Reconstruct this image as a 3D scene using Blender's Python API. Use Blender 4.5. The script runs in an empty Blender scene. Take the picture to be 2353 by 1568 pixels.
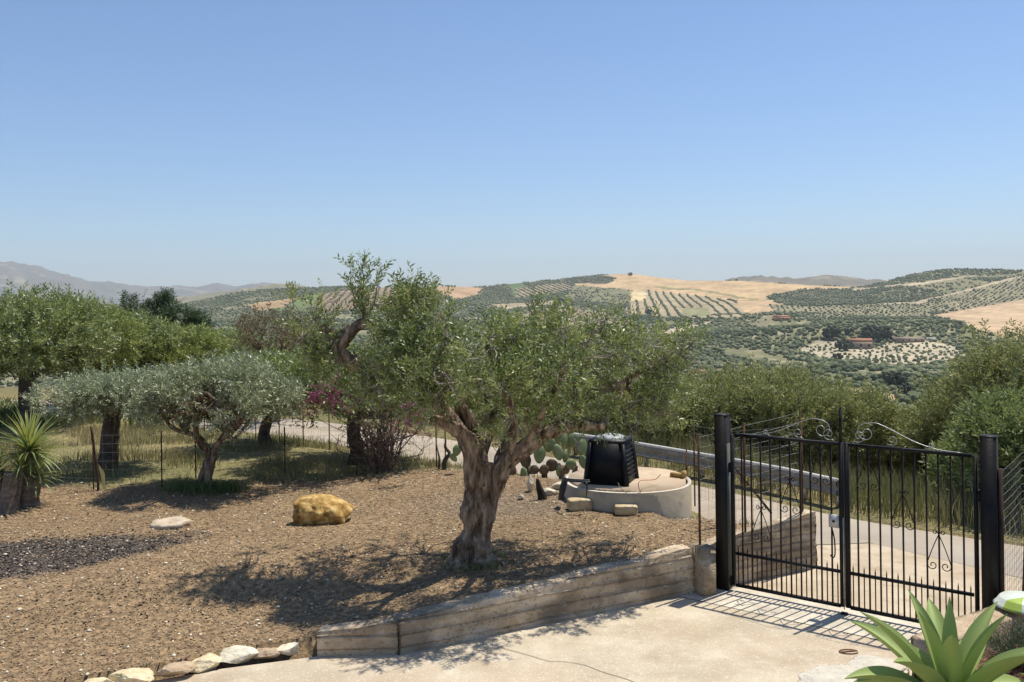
import bpy, math, random
import numpy as np
from mathutils import Vector, Matrix
from math import sin, cos, pi, radians, hypot, atan2, sqrt

random.seed(7)
RNG = np.random.default_rng(11)
sc = bpy.context.scene
C = sc.collection

# ------------------------------------------------------------------ camera, world, sun
CAM = (0.0, 0.0, 3.7)
FPX, CX, HY, ROLL = 2000.0, 1176.5, 690.0, radians(0.8)     # focal length etc. for a picture 2353 px wide
cd = bpy.data.cameras.new('camera'); cam = bpy.data.objects.new('camera', cd); C.objects.link(cam)
cam.location = CAM; cam.rotation_euler = (pi/2, ROLL, 0)
cd.sensor_width = 36; cd.lens = FPX/2353*36; cd.shift_y = -94/2353.0
cd.clip_start = 0.1; cd.clip_end = 40000
sc.camera = cam

SUN_EL, SUN_AZ = radians(67), atan2(0.77, 0.63)              # azimuth measured from +Y towards +X
world = bpy.data.worlds.new('World'); sc.world = world; world.use_nodes = True
wn = world.node_tree.nodes; wl = world.node_tree.links
bg = wn['Background']; sky = wn.new('ShaderNodeTexSky')
sky.sky_type = 'NISHITA'; sky.sun_disc = False
sky.sun_elevation = SUN_EL; sky.sun_rotation = SUN_AZ
sky.altitude = 300; sky.air_density = 1.0; sky.dust_density = 0.4; sky.ozone_density = 7.5
wl.new(sky.outputs[0], bg.inputs[0]); bg.inputs[1].default_value = 0.123
sd = bpy.data.lights.new('sun', 'SUN'); sun = bpy.data.objects.new('sun', sd); C.objects.link(sun)
sd.energy = 5.0; sd.angle = radians(0.55); sd.color = (1.0, 0.935, 0.82)
sdir = Vector((cos(SUN_EL)*sin(SUN_AZ), cos(SUN_EL)*cos(SUN_AZ), sin(SUN_EL)))
sun.rotation_euler = sdir.to_track_quat('Z', 'Y').to_euler(); sun.location = sdir*50
sc.view_settings.view_transform = 'Standard'; sc.view_settings.look = 'None'
sc.view_settings.gamma = 1; sc.view_settings.use_curve_mapping = False
sc.view_settings.exposure = 0.19
sc.render.engine = 'CYCLES'
sc.cycles.max_bounces = 6; sc.cycles.volume_bounces = 0; sc.cycles.transparent_max_bounces = 8

# ------------------------------------------------------------------ maths helpers
def ray(px, py):
    u = (px-CX)/FPX; v = (HY-py)/FPX
    return (u*cos(ROLL)+v*sin(ROLL), 1.0, -u*sin(ROLL)+v*cos(ROLL))
def at(px, py, z):
    """the point of the level z seen at px, py"""
    d = ray(px, py); k = (z-CAM[2])/d[2]
    return (d[0]*k, d[1]*k)
def atd(px, py, Y):
    """the point at depth Y"""
    d = ray(px, py); return (d[0]*Y, Y, CAM[2]+d[2]*Y)
def proj(x, y, z):
    dz = z-CAM[2]; y = np.maximum(y, 1e-3)
    a = (x*cos(ROLL)-dz*sin(ROLL))/y; b = (x*sin(ROLL)+dz*cos(ROLL))/y
    return CX+FPX*a, HY-FPX*b
def _h(ix, iy, iz=0):
    n = (ix.astype(np.int64)*374761393 + iy.astype(np.int64)*668265263 + np.asarray(iz).astype(np.int64)*2147483647) & 0xffffffff
    n = ((n ^ (n >> 13))*1274126177) & 0xffffffff
    n = n ^ (n >> 16)
    return (n & 0xffff)/65535.0
def vn2(x, y, s=0):
    x = np.asarray(x, float); y = np.asarray(y, float)
    ix = np.floor(x); iy = np.floor(y); fx = x-ix; fy = y-iy
    fx = fx*fx*(3-2*fx); fy = fy*fy*(3-2*fy)
    ix = ix.astype(np.int64); iy = iy.astype(np.int64); z = np.full_like(ix, s)
    a = _h(ix, iy, z); b = _h(ix+1, iy, z); c = _h(ix, iy+1, z); d = _h(ix+1, iy+1, z)
    return (a*(1-fx)+b*fx)*(1-fy)+(c*(1-fx)+d*fx)*fy
def fbm2(x, y, o=4, s=0):
    t = 0; a = .5; n = 0
    for i in range(o):
        t = t+a*vn2(x*2**i+17*i, y*2**i-9*i, s+i); n += a; a *= .5
    return t/n
def vn3(P, s=0):
    P = np.asarray(P, float); I = np.floor(P); F = P-I; F = F*F*(3-2*F); I = I.astype(np.int64)
    r = 0
    for dx in (0, 1):
        for dy in (0, 1):
            for dz in (0, 1):
                w = (F[:, 0] if dx else 1-F[:, 0])*(F[:, 1] if dy else 1-F[:, 1])*(F[:, 2] if dz else 1-F[:, 2])
                r = r+w*_h(I[:, 0]+dx, I[:, 1]+dy+7919*s, I[:, 2]+dz)
    return r
def fbm3(P, o=3, s=0):
    t = 0; a = .5; n = 0
    for i in range(o):
        t = t+a*vn3(P*2**i+5*i, s+i); n += a; a *= .5
    return t/n
def sst(a, b, x):
    t = np.clip((x-a)/(b-a), 0, 1); return t*t*(3-2*t)
def inpoly(poly, X, Y):
    r = np.zeros(np.shape(X), bool); n = len(poly)
    for i in range(n):
        x0, y0 = poly[i]; x1, y1 = poly[(i+1) % n]
        if y0 == y1: continue
        c = ((y0 > Y) != (y1 > Y)) & (X < (x1-x0)*(Y-y0)/(y1-y0)+x0)
        r ^= c
    return r
def dline(pl, X, Y, vals=None):
    """distance to a polyline; with vals also the value interpolated along it"""
    best = np.full(np.shape(X), 1e9); val = np.zeros(np.shape(X))
    for i in range(len(pl)-1):
        x0, y0 = pl[i]; x1, y1 = pl[i+1]; dx, dy = x1-x0, y1-y0
        t = np.clip(((X-x0)*dx+(Y-y0)*dy)/(dx*dx+dy*dy), 0, 1)
        d = np.hypot(X-x0-t*dx, Y-y0-t*dy); m = d < best; best = np.where(m, d, best)
        if vals is not None: val = np.where(m, vals[i]+t*(vals[i+1]-vals[i]), val)
    return (best, val) if vals is not None else best

# ------------------------------------------------------------------ mesh helpers
def mesh(name, V, Q=None, T=None, smooth=False, attrs=None):
    V = np.asarray(V, np.float32); me = bpy.data.meshes.new(name)
    parts = []; 
    q = np.asarray(Q, np.int32).reshape(-1, 4) if Q is not None and len(Q) else np.zeros((0, 4), np.int32)
    t = np.asarray(T, np.int32).reshape(-1, 3) if T is not None and len(T) else np.zeros((0, 3), np.int32)
    loops = np.concatenate([q.ravel(), t.ravel()])
    starts = np.concatenate([np.arange(len(q))*4, len(q)*4+np.arange(len(t))*3]).astype(np.int32)
    me.vertices.add(len(V)); me.vertices.foreach_set('co', V.ravel())
    me.loops.add(len(loops)); me.loops.foreach_set('vertex_index', loops)
    me.polygons.add(len(starts)); me.polygons.foreach_set('loop_start', starts)
    if smooth: me.polygons.foreach_set('use_smooth', np.ones(len(starts), bool))
    if attrs:
        for k, a in attrs.items():
            a = np.asarray(a, np.float32)
            if a.ndim == 2:
                at_ = me.attributes.new(k, 'FLOAT_COLOR', 'POINT'); at_.data.foreach_set('color', a.ravel())
            else:
                at_ = me.attributes.new(k, 'FLOAT', 'POINT'); at_.data.foreach_set('value', a)
    me.update(calc_edges=True); me.validate()
    return me
class MB:
    def __init__(s): s.V = []; s.Q = []; s.T = []; s.n = 0; s.A = []
    def add(s, V, Q=None, T=None, tint=None):
        V = np.asarray(V, float).reshape(-1, 3)
        if Q is not None and len(Q): s.Q.append(np.asarray(Q, int).reshape(-1, 4)+s.n)
        if T is not None and len(T): s.T.append(np.asarray(T, int).reshape(-1, 3)+s.n)
        s.V.append(V); s.A.append(np.full(len(V), .5) if tint is None else np.broadcast_to(np.asarray(tint, float), (len(V),))); s.n += len(V)
    def box(s, c, size, M=None, taper=1.0, tint=None):
        hx, hy, hz = [k/2 for k in size]; V = []
        for z, k in ((-hz, 1), (hz, taper)):
            for x, y in ((-hx, -hy), (hx, -hy), (hx, hy), (-hx, hy)): V.append((x*k, y*k, z))
        V = np.array(V)
        if M is not None: V = V@np.array(M.to_3x3()).T
        s.add(V+np.array(c), [(3, 2, 1, 0), (4, 5, 6, 7), (0, 1, 5, 4), (1, 2, 6, 5), (2, 3, 7, 6), (3, 0, 4, 7)], tint=tint)
    def bar(s, a, b, r, n=4, r2=None, tint=None, up=None):
        s.tube([a, b], [r, r if r2 is None else r2], n, cap=True, tint=tint)
    def tube(s, P, R, n=8, cap=True, flute=None, tint=None, twist=0.0):
        P = np.asarray(P, float); m = len(P); R = np.asarray(R, float)
        T = np.gradient(P, axis=0) if m > 2 else np.array([P[1]-P[0]]*2)
        T /= np.linalg.norm(T, axis=1)[:, None]+1e-12
        u = np.cross(T[0], (0, 0, 1.0)); 
        if np.linalg.norm(u) < .1: u = np.cross(T[0], (0, 1.0, 0))
        u /= np.linalg.norm(u); V = []
        ph = np.arange(n)*2*pi/n+(pi/4 if n == 4 else 0)
        for i in range(m):
            u = u-T[i]*np.dot(u, T[i]); u /= np.linalg.norm(u); w = np.cross(T[i], u)
            rr = R[i]*(1 if flute is None else flute(ph, i/(m-1)))
            V.append(P[i]+np.outer(np.cos(ph+twist*i)*rr, u)+np.outer(np.sin(ph+twist*i)*rr, w))
        V = np.concatenate(V); i = np.arange(m-1)[:, None]*n; j = np.arange(n)[None, :]; k = (j+1) % n
        Q = np.stack([i+j, i+k, i+n+k, i+n+j], -1).reshape(-1, 4); T3 = []
        if cap:
            c0, c1 = len(V), len(V)+1; V = np.concatenate([V, P[:1], P[-1:]])
            for a in range(n):
                b = (a+1) % n; T3 += [(b, a, c0), ((m-1)*n+a, (m-1)*n+b, c1)]
        s.add(V, Q, T3, tint)
    def me(s, name, smooth=False):
        V = np.concatenate(s.V); Q = np.concatenate(s.Q) if s.Q else None; T = np.concatenate(s.T) if s.T else None
        return mesh(name, V, Q, T, smooth, {'tint': np.concatenate(s.A)})
def crom(P, k=5):
    """smooth curve through points (any number of columns)"""
    P = np.asarray(P, float); E = np.vstack([2*P[0]-P[1], P, 2*P[-1]-P[-2]]); out = []
    for i in range(1, len(E)-2):
        for t in np.arange(k)/k:
            a, b, c, d = E[i-1:i+3]
            out.append(.5*((2*b)+(c-a)*t+(2*a-5*b+4*c-d)*t*t+(3*b-a-3*c+d)*t**3))
    out.append(P[-1]); return np.array(out)
def link(name, me, m=None, parent=None, loc=None, **props):
    o = bpy.data.objects.new(name, me); C.objects.link(o)
    if m is not None and me is not None and not me.materials: me.materials.append(m)
    if parent is not None: o.parent = parent
    if loc is not None: o.location = loc
    for k, v in props.items(): o[k] = v
    return o
def thing(name, label, cat, loc=(0, 0, 0), rz=0, group=None, me=None, m=None):
    o = link(name, me, m); o.location = loc; o.rotation_euler = (0, 0, rz)
    o['label'] = label; o['category'] = cat
    if group: o['group'] = group
    return o
def part(name, mb, m, parent, smooth=False, **props):
    return link(name, mb.me(name, smooth) if isinstance(mb, MB) else mb, m, parent, **props)
def ico(sub):
    t = (1+5**.5)/2
    V = [(-1, t, 0), (1, t, 0), (-1, -t, 0), (1, -t, 0), (0, -1, t), (0, 1, t), (0, -1, -t), (0, 1, -t), (t, 0, -1), (t, 0, 1), (-t, 0, -1), (-t, 0, 1)]
    F = [(0, 11, 5), (0, 5, 1), (0, 1, 7), (0, 7, 10), (0, 10, 11), (1, 5, 9), (5, 11, 4), (11, 10, 2), (10, 7, 6), (7, 1, 8), (3, 9, 4), (3, 4, 2), (3, 2, 6), (3, 6, 8), (3, 8, 9), (4, 9, 5), (2, 4, 11), (6, 2, 10), (8, 6, 7), (9, 8, 1)]
    V = [np.array(v)/np.linalg.norm(v) for v in V]
    for _ in range(sub):
        mid = {}; G = []
        def m_(a, b):
            k = (min(a, b), max(a, b))
            if k not in mid:
                v = V[a]+V[b]; V.append(v/np.linalg.norm(v)); mid[k] = len(V)-1
            return mid[k]
        for a, b, c in F:
            x, y, z = m_(a, b), m_(b, c), m_(c, a); G += [(a, x, z), (b, y, x), (c, z, y), (x, y, z)]
        F = G
    return np.array(V), np.array(F)
ICO = {k: ico(k) for k in range(5)}
def cut_rock(seed, planes=12, sub=4, amp=.18, dmin=.55, dmax=.85):
    V, F = ICO[sub]; V = V.copy(); rg = np.random.default_rng(seed)
    for _ in range(planes):
        n_ = rg.normal(size=3); n_ /= np.linalg.norm(n_); d_ = rg.uniform(dmin, dmax); V = V-np.outer(np.maximum(0, V@n_-d_), n_)
    V = V*(1+amp*(fbm3(V*3.5+seed, 4, seed)-.5)*2)[:, None]*(1+.05*(fbm3(V*14+seed, 2, seed+1)-.5)*2)[:, None]
    V = V/np.abs(V).max(0); return V, F
def rock_mesh(name, size, seed, sub=3, amp=.35, freq=1.6, flat=.0, facet=0.0):
    V, F = ICO[sub]; V = V.copy()
    n = fbm3(V*freq+seed*3.1, 4, seed)-.5
    V = V*(1+amp*2*n)[:, None]
    # squarer, broken sides
    V = np.sign(V)*np.abs(V)**(1-.35*facet)
    V[:, 2] = np.where(V[:, 2] < -flat if flat else False, -flat, V[:, 2]) if flat else V[:, 2]
    V = V*np.array(size)/2
    return mesh(name, V, None, F, True)

# ------------------------------------------------------------------ materials
def mat(name, cols, scale=4.0, rough=.85, bump=.0, bscale=None, detail=8, spec=.3, stretch=(1, 1, 1), coord='Object', extra=None, metallic=0, contrast=(.3, .7), speck=None, attr=None, noise2=None, bdist=.02):
    m = bpy.data.materials.new(name); m.use_nodes = True; nt = m.node_tree; N = nt.nodes; L = nt.links
    b = N['Principled BSDF']; b.inputs['Roughness'].default_value = rough
    b.inputs['Specular IOR Level'].default_value = spec; b.inputs['Metallic'].default_value = metallic
    tc = N.new('ShaderNodeTexCoord'); mp = N.new('ShaderNodeMapping'); L.new(tc.outputs[coord], mp.inputs[0])
    mp.inputs['Scale'].default_value = stretch
    no = N.new('ShaderNodeTexNoise'); no.inputs['Scale'].default_value = scale; no.inputs['Detail'].default_value = detail
    no.inputs['Roughness'].default_value = .62
    L.new(mp.outputs[0], no.inputs['Vector'])
    cr = N.new('ShaderNodeValToRGB'); L.new(no.outputs[0], cr.inputs[0])
    e = cr.color_ramp.elements; k = len(cols)
    e[0].position = contrast[0]; e[0].color = (*cols[0], 1); e[1].position = contrast[1]; e[1].color = (*cols[-1], 1)
    for i in range(1, k-1):
        q = e.new(contrast[0]+(contrast[1]-contrast[0])*i/(k-1)); q.color = (*cols[i], 1)
    out = cr.outputs[0]
    def mix(a, bcol, fac, mode='MIX'):
        x = N.new('ShaderNodeMix'); x.data_type = 'RGBA'; x.blend_type = mode
        L.new(a, x.inputs['A'])
        if isinstance(bcol, tuple): x.inputs['B'].default_value = (*bcol, 1)
        else: L.new(bcol, x.inputs['B'])
        if isinstance(fac, (int, float)): x.inputs['Factor'].default_value = fac
        else: L.new(fac, x.inputs['Factor'])
        return x.outputs['Result']
    if noise2:      # large stains: (scale, colour, lo, hi, amount)
        for (s2, c2, lo, hi, am) in noise2:
            n2 = N.new('ShaderNodeTexNoise'); n2.inputs['Scale'].default_value = s2; n2.inputs['Detail'].default_value = 6
            L.new(mp.outputs[0], n2.inputs['Vector'])
            r2 = N.new('ShaderNodeMapRange'); r2.inputs[1].default_value = lo; r2.inputs[2].default_value = hi; r2.inputs[4].default_value = am
            L.new(n2.outputs[0], r2.inputs[0]); out = mix(out, c2, r2.outputs[0])
    if speck:       # (scale, colour, threshold, amount)
        for (s2, c2, th, am) in speck:
            vo = N.new('ShaderNodeTexVoronoi'); vo.inputs['Scale'].default_value = s2; L.new(tc.outputs[coord], vo.inputs['Vector'])
            sp = N.new('ShaderNodeSeparateColor'); L.new(vo.outputs['Color'], sp.inputs[0])
            r2 = N.new('ShaderNodeMapRange'); r2.inputs[1].default_value = th; r2.inputs[2].default_value = th+.02; r2.inputs[4].default_value = am
            L.new(sp.outputs[0], r2.inputs[0]); out = mix(out, c2, r2.outputs[0])
    if extra: out = extra(N, L, out, mix, tc, mp)
    L.new(out, b.inputs['Base Color'])
    if bump:
        bn = N.new('ShaderNodeTexNoise'); bn.inputs['Scale'].default_value = bscale or scale*4; bn.inputs['Detail'].default_value = 6
        L.new(mp.outputs[0], bn.inputs['Vector']); bm = N.new('ShaderNodeBump'); bm.inputs['Strength'].default_value = bump
        bm.inputs['Distance'].default_value = bdist
        L.new(bn.outputs[0], bm.inputs['Height']); L.new(bm.outputs[0], b.inputs['Normal'])
    return m
def leaf_mat(name, top, top2, under, trans=.25, rough=.5):
    """upper side varies between two greens by the leaf's own tint, the underside has its own colour"""
    m = bpy.data.materials.new(name); m.use_nodes = True; nt = m.node_tree; N = nt.nodes; L = nt.links
    b = N['Principled BSDF']; b.inputs['Roughness'].default_value = rough; b.inputs['Specular IOR Level'].default_value = .35
    a = N.new('ShaderNodeAttribute'); a.attribute_name = 'tint'
    x = N.new('ShaderNodeMix'); x.data_type = 'RGBA'; x.inputs['A'].default_value = (*top, 1); x.inputs['B'].default_value = (*top2, 1)
    L.new(a.outputs['Fac'], x.inputs['Factor'])
    g = N.new('ShaderNodeNewGeometry'); y = N.new('ShaderNodeMix'); y.data_type = 'RGBA'
    L.new(g.outputs['Backfacing'], y.inputs['Factor']); L.new(x.outputs['Result'], y.inputs['A']); y.inputs['B'].default_value = (*under, 1)
    L.new(y.outputs['Result'], b.inputs['Base Color'])
    if trans:
        t = N.new('ShaderNodeBsdfTranslucent'); L.new(x.outputs['Result'], t.inputs['Color'])
        ms = N.new('ShaderNodeMixShader'); ms.inputs[0].default_value = trans
        L.new(b.outputs[0], ms.inputs[1]); L.new(t.outputs[0], ms.inputs[2]); L.new(ms.outputs[0], N['Material Output'].inputs[0])
    return m

# ------------------------------------------------------------------ the lie of the land
STONES = [(-13, 3.0), (-8, 5.9), (-4.15, 8.38), (-3.0, 8.88), (-2.09, 9.11)]
WALL = [(-2.09, 9.11), (-1.24, 9.13), (4.1, 11.86)]
WTOP = [.24, .34, .74]
RNEAR = [(4.1, 11.86), (3.35, 13.5), (3.1, 14.8), (2.3, 16.2), (.6, 17.6), (-1.2, 18.7), (-6, 22.3), (-14, 27.0), (-30, 33)]
RFAR = [(-30, 36.5), (-14, 30.2), (-6, 25.3), (-1.2, 21.3), (2.4, 18.2), (4.4, 16.0), (5.5, 14.6), (7.1, 13.1), (9.5, 11.2), (14, 7.5), (24, 0)]
_off = [(x-.065, y+.13) for x, y in WALL]; _off[0] = (_off[0][0]-.05, _off[0][1]); _off[2] = (3.97, 11.92)
PAVE = [(x-.03, y+.12) for x, y in STONES[:-1]]+_off+RNEAR[1:]+RFAR+[(24, -6), (-13, -6)]
def pz(X, Y):
    """level of the driveway and of the road"""
    return .32*sst(14, 24, np.asarray(Y, float))
ELEV = [(60, -.215), (100, -.185), (160, -.16), (250, -.135), (450, -.105), (650, -.081), (900, -.056), (1250, -.031), (1500, -.018)]
SKYL = [(-3000, 700), (0, 700), (420, 698), (470, 690), (560, 668), (700, 662), (800, 658), (880, 661), (1000, 657), (1100, 660), (1180, 652), (1300, 640), (1380, 632),
        (1450, 629), (1520, 638), (1580, 645), (1700, 645), (1850, 655), (1980, 660), (2040, 645), (2100, 630), (2150, 622), (2200, 618), (2280, 620), (2400, 623), (3000, 640), (6000, 690)]
def az_of(px, py=690):
    d = ray(px, py); return atan2(d[0], d[1]), d[2]/hypot(d[0], d[1])
SK = np.array([az_of(*p) for p in SKYL])
lr = np.log([e[0] for e in ELEV]); le = np.array([e[1] for e in ELEV])
def crest(A): return 2350+260*np.sin(A*7+1)+180*np.sin(A*17)
def far_z(X, Y):
    R = np.hypot(X, Y)+1e-6; A = np.arctan2(X, Y)
    ts = np.interp(A, SK[:, 0], SK[:, 1]); rc = crest(A)
    e = np.interp(np.log(R), lr, le)
    k = np.clip((R-1500)/(rc-1500), 0, 1); e2 = -.018+(ts+.018)*(k**.85)
    e = np.where(R > 1500, e2, e); z = CAM[2]+e*R
    zc = CAM[2]+ts*rc; z = np.where(R > rc, zc-(R-rc)*.09, z); z = np.maximum(z, -260)
    und = (fbm2(X/260+3, Y/260, 4, 5)-.5)*2
    z = z+und*np.clip(R-120, 0, 400)/400*9*(1-sst(1700, 2200, R))
    # the knoll that carries the farm
    kx, ky = 388, 930
    dk = np.hypot((X-kx)/150, (Y-ky)/95); z = z+17*np.exp(-dk**2)
    dk = np.hypot((X-330)/150, (Y-1300)/80); z = z+12*np.exp(-dk**2)
    return z
def ground_z(X, Y):
    X = np.asarray(X, float); Y = np.asarray(Y, float)
    R = np.hypot(X, Y)
    ins = inpoly(PAVE, X, Y)
    dw, hw = dline(WALL, X, Y, WTOP); ds = dline(STONES, X, Y); dn = dline(RNEAR, X, Y)
    df = dline(RFAR, X, Y)
    gb = .42+.05*np.sin(X*.5)*np.cos(Y*.4)+(fbm2(X*.9, Y*.9, 3, 2)-.5)*.10
    w1 = 40*np.exp(-(dw/.7)**2); w2 = 40*np.exp(-(ds/.9)**2); w3 = 40*np.exp(-(dn/.5)**2)
    soil = (gb+w1*(hw-.05)+w2*.09+w3*(pz(X, Y)+.03))/(1+w1+w2+w3)
    # beyond the road the hillside falls away
    side = inpoly(RFAR+[(24, 60), (-30, 60)], X, Y) | (Y > 60) | (X > 24)
    st = np.interp(X, [-12, -6, -2, 1, 30], [16, 10, 4, .9, .6])
    drop = pz(X, Y)-.0+(fbm2(X*.5, Y*.5, 3, 4)-.5)*.25*sst(0, 1.5, df)-.25*np.maximum(df-st, 0)*sst(0, 3, df-st)
    left = .42+(fbm2(X*.2, Y*.2, 3, 9)-.5)*.4
    near = np.where(side, drop, soil)
    pv = pz(X, Y)-.07
    near = np.where(ins, pv, near)
    t = sst(38, 95, R)
    return near*(1-t)+far_z(X, Y)*t
def gz(x, y): return float(ground_z(np.array([x]), np.array([y]))[0])
def drop_on(px, py, guess=.4):
    """where the line of sight meets the ground"""
    z = guess
    for _ in range(12):
        x, y = at(px, py, z); z = .5*z+.5*gz(x, y)
    return x, y, gz(x, y)

# land use, given as outlines on the hill sides
FIELDS = [  # class, colour, outline
 ('grove', (.115, .12, .06), [(1110, 662), (1180, 652), (1330, 640), (1345, 662), (1300, 672), (1200, 688), (1110, 684)]),
 ('bare', (.10, .15, .055), [(1168, 655), (1205, 650), (1212, 684), (1182, 684)]),
 ('bare', (.13, .17, .06), [(632, 716), (700, 682), (735, 672), (732, 700), (690, 716)]),
 ('bare', (.36, .25, .13), [(560, 700), (640, 690), (690, 684), (650, 705), (600, 716)]),
 ('rowsA', (.27, .19, .12), [(730, 674), (870, 660), (1000, 668), (1010, 700), (850, 712), (722, 722)]),
 ('bare', (.42, .28, .16), [(930, 658), (1000, 656), (1110, 661), (1100, 676), (1050, 690), (1000, 670), (930, 668)]),
 ('bare', (.50, .355, .195), [(1330, 638), (1400, 631), (1450, 628), (1500, 634), (1570, 644), (1700, 644), (1850, 654), (1985, 661), (1900, 666), (1800, 672), (1750, 690), (1700, 694), (1620, 682), (1540, 674), (1480, 667), (1400, 664), (1320, 656)]),
 ('bare', (.50, .36, .21), [(1690, 694), (1770, 688), (1812, 704), (1800, 713), (1740, 724), (1712, 724)]),
 ('grove', (.13, .12, .07), [(1290, 640), (1375, 632), (1420, 638), (1400, 652), (1320, 652)]),
 ('scrub', (.20, .19, .10), [(1320, 656), (1400, 662), (1458, 668), (1440, 700), (1300, 690)]),
 ('rowsB', (.38, .31, .19), [(1447, 690), (1487, 666), (1560, 676), (1620, 682), (1690, 692), (1716, 730), (1600, 733), (1433, 724)]),
 ('bare', (.60, .47, .26), [(1456, 668), (1484, 669), (1480, 691), (1447, 690)]),
 ('bare', (.24, .23, .12), [(1570, 708), (1625, 706), (1636, 728), (1566, 727)]),
 ('grove', (.12, .12, .065), [(1762, 680), (1850, 664), (1985, 668), (2000, 692), (1900, 702), (1812, 700)]),
 ('rowsC', (.265, .235, .14), [(2110, 694), (2353, 636), (2500, 610), (2500, 680), (2353, 694), (2140, 720)]),
 ('rowsC', (.25, .225, .135), [(1870, 705), (2110, 694), (2140, 722), (2130, 732), (1900, 724), (1840, 716)]),
 ('bare', (.50, .36, .22), [(2135, 726), (2353, 690), (2600, 660), (2600, 800), (2353, 776), (2300, 778), (2215, 744)]),
 ('sparse', (.45, .39, .27), [(1830, 806), (1880, 782), (1950, 786), (2000, 800), (2100, 776), (2190, 796), (2235, 822), (2100, 842), (1990, 838), (1900, 832)]),
 ('scrub', (.25, .225, .135), [(1715, 750), (1760, 728), (1810, 724), (1800, 738), (1750, 754)]),
 ('bare', (.52, .38, .23), [(2012, 900), (2050, 905), (2110, 965), (2105, 985), (2050, 990)]),
 ('bare', (.52, .38, .23), [(1925, 888), (1990, 893), (2008, 918), (1950, 916)]),
 ('dense', (.19, .17, .09), [(1880, 905), (2160, 940), (2200, 1010), (1940, 1000)]),
 ('bare', (.50, .42, .30), [(1500, 765), (1560, 752), (1640, 742), (1600, 755), (1540, 775)]),
 ('scrub', (.27, .22, .13), [(1180, 720), (1300, 700), (1430, 730), (1500, 760), (1440, 790), (1250, 780)]),
 ('scrub', (.22, .20, .11), [(2060, 652), (2200, 640), (2300, 650), (2150, 670)]),
 ('bare', (.44, .36, .24), [(1960, 664), (2120, 650), (2240, 631), (2242, 634), (2125, 653.5), (1965, 668)]),
 ('bare', (.44, .36, .24), [(2020, 697), (2110, 693), (2353, 633), (2353, 637), (2112, 697), (2022, 700)]),
 ('bare', (.24, .22, .10), [(1500, 659), (1600, 664), (1740, 689), (1738, 692), (1600, 668), (1500, 662)]),
 ('scrub', (.27, .24, .15), [(1960, 625), (2060, 640), (2040, 648), (1980, 650)]),
 ('rowsA', (.30, .24, .15), [(1180, 664), (1300, 650), (1320, 662), (1290, 672), (1190, 684)]),
 ('bare', (.38, .31, .20), [(1130, 700), (1290, 690), (1300, 698), (1160, 712)]),
 ('rowsC', (.26, .235, .14), [(1760, 700), (1870, 704), (1990, 712), (1930, 730), (1800, 722)]),
]
def land(X, Y, Z):
    """colour and class number of the land at given points"""
    px, py = proj(X, Y, Z)
    px = px+(fbm2(X/34, Y/34, 4, 21)-.5)*20; py = py+(fbm2(X/50, Y/50, 4, 22)-.5)*7
    n = fbm2(X/35, Y/55, 4, 8)[..., None]; n2 = fbm2(X/12, Y/12, 3, 12)[..., None]
    col = np.array((.125, .135, .068))*(1-n)*1.1+np.array((.215, .20, .11))*n*.95
    pale = sst(.64, .72, n2); col = col*(1-pale*.55)+np.array((.42, .36, .24))*pale*.55
    cls = np.zeros(px.shape, int); names = ['dense']
    for (c, rgb, pl) in FIELDS:
        if c not in names: names.append(c)
        m = inpoly(pl, px, py); cls[m] = names.index(c)
        v = np.array(rgb)*(.66+.60*n[m])*(.88+.24*n2[m]); col[m] = v
    return col, cls, names

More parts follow.
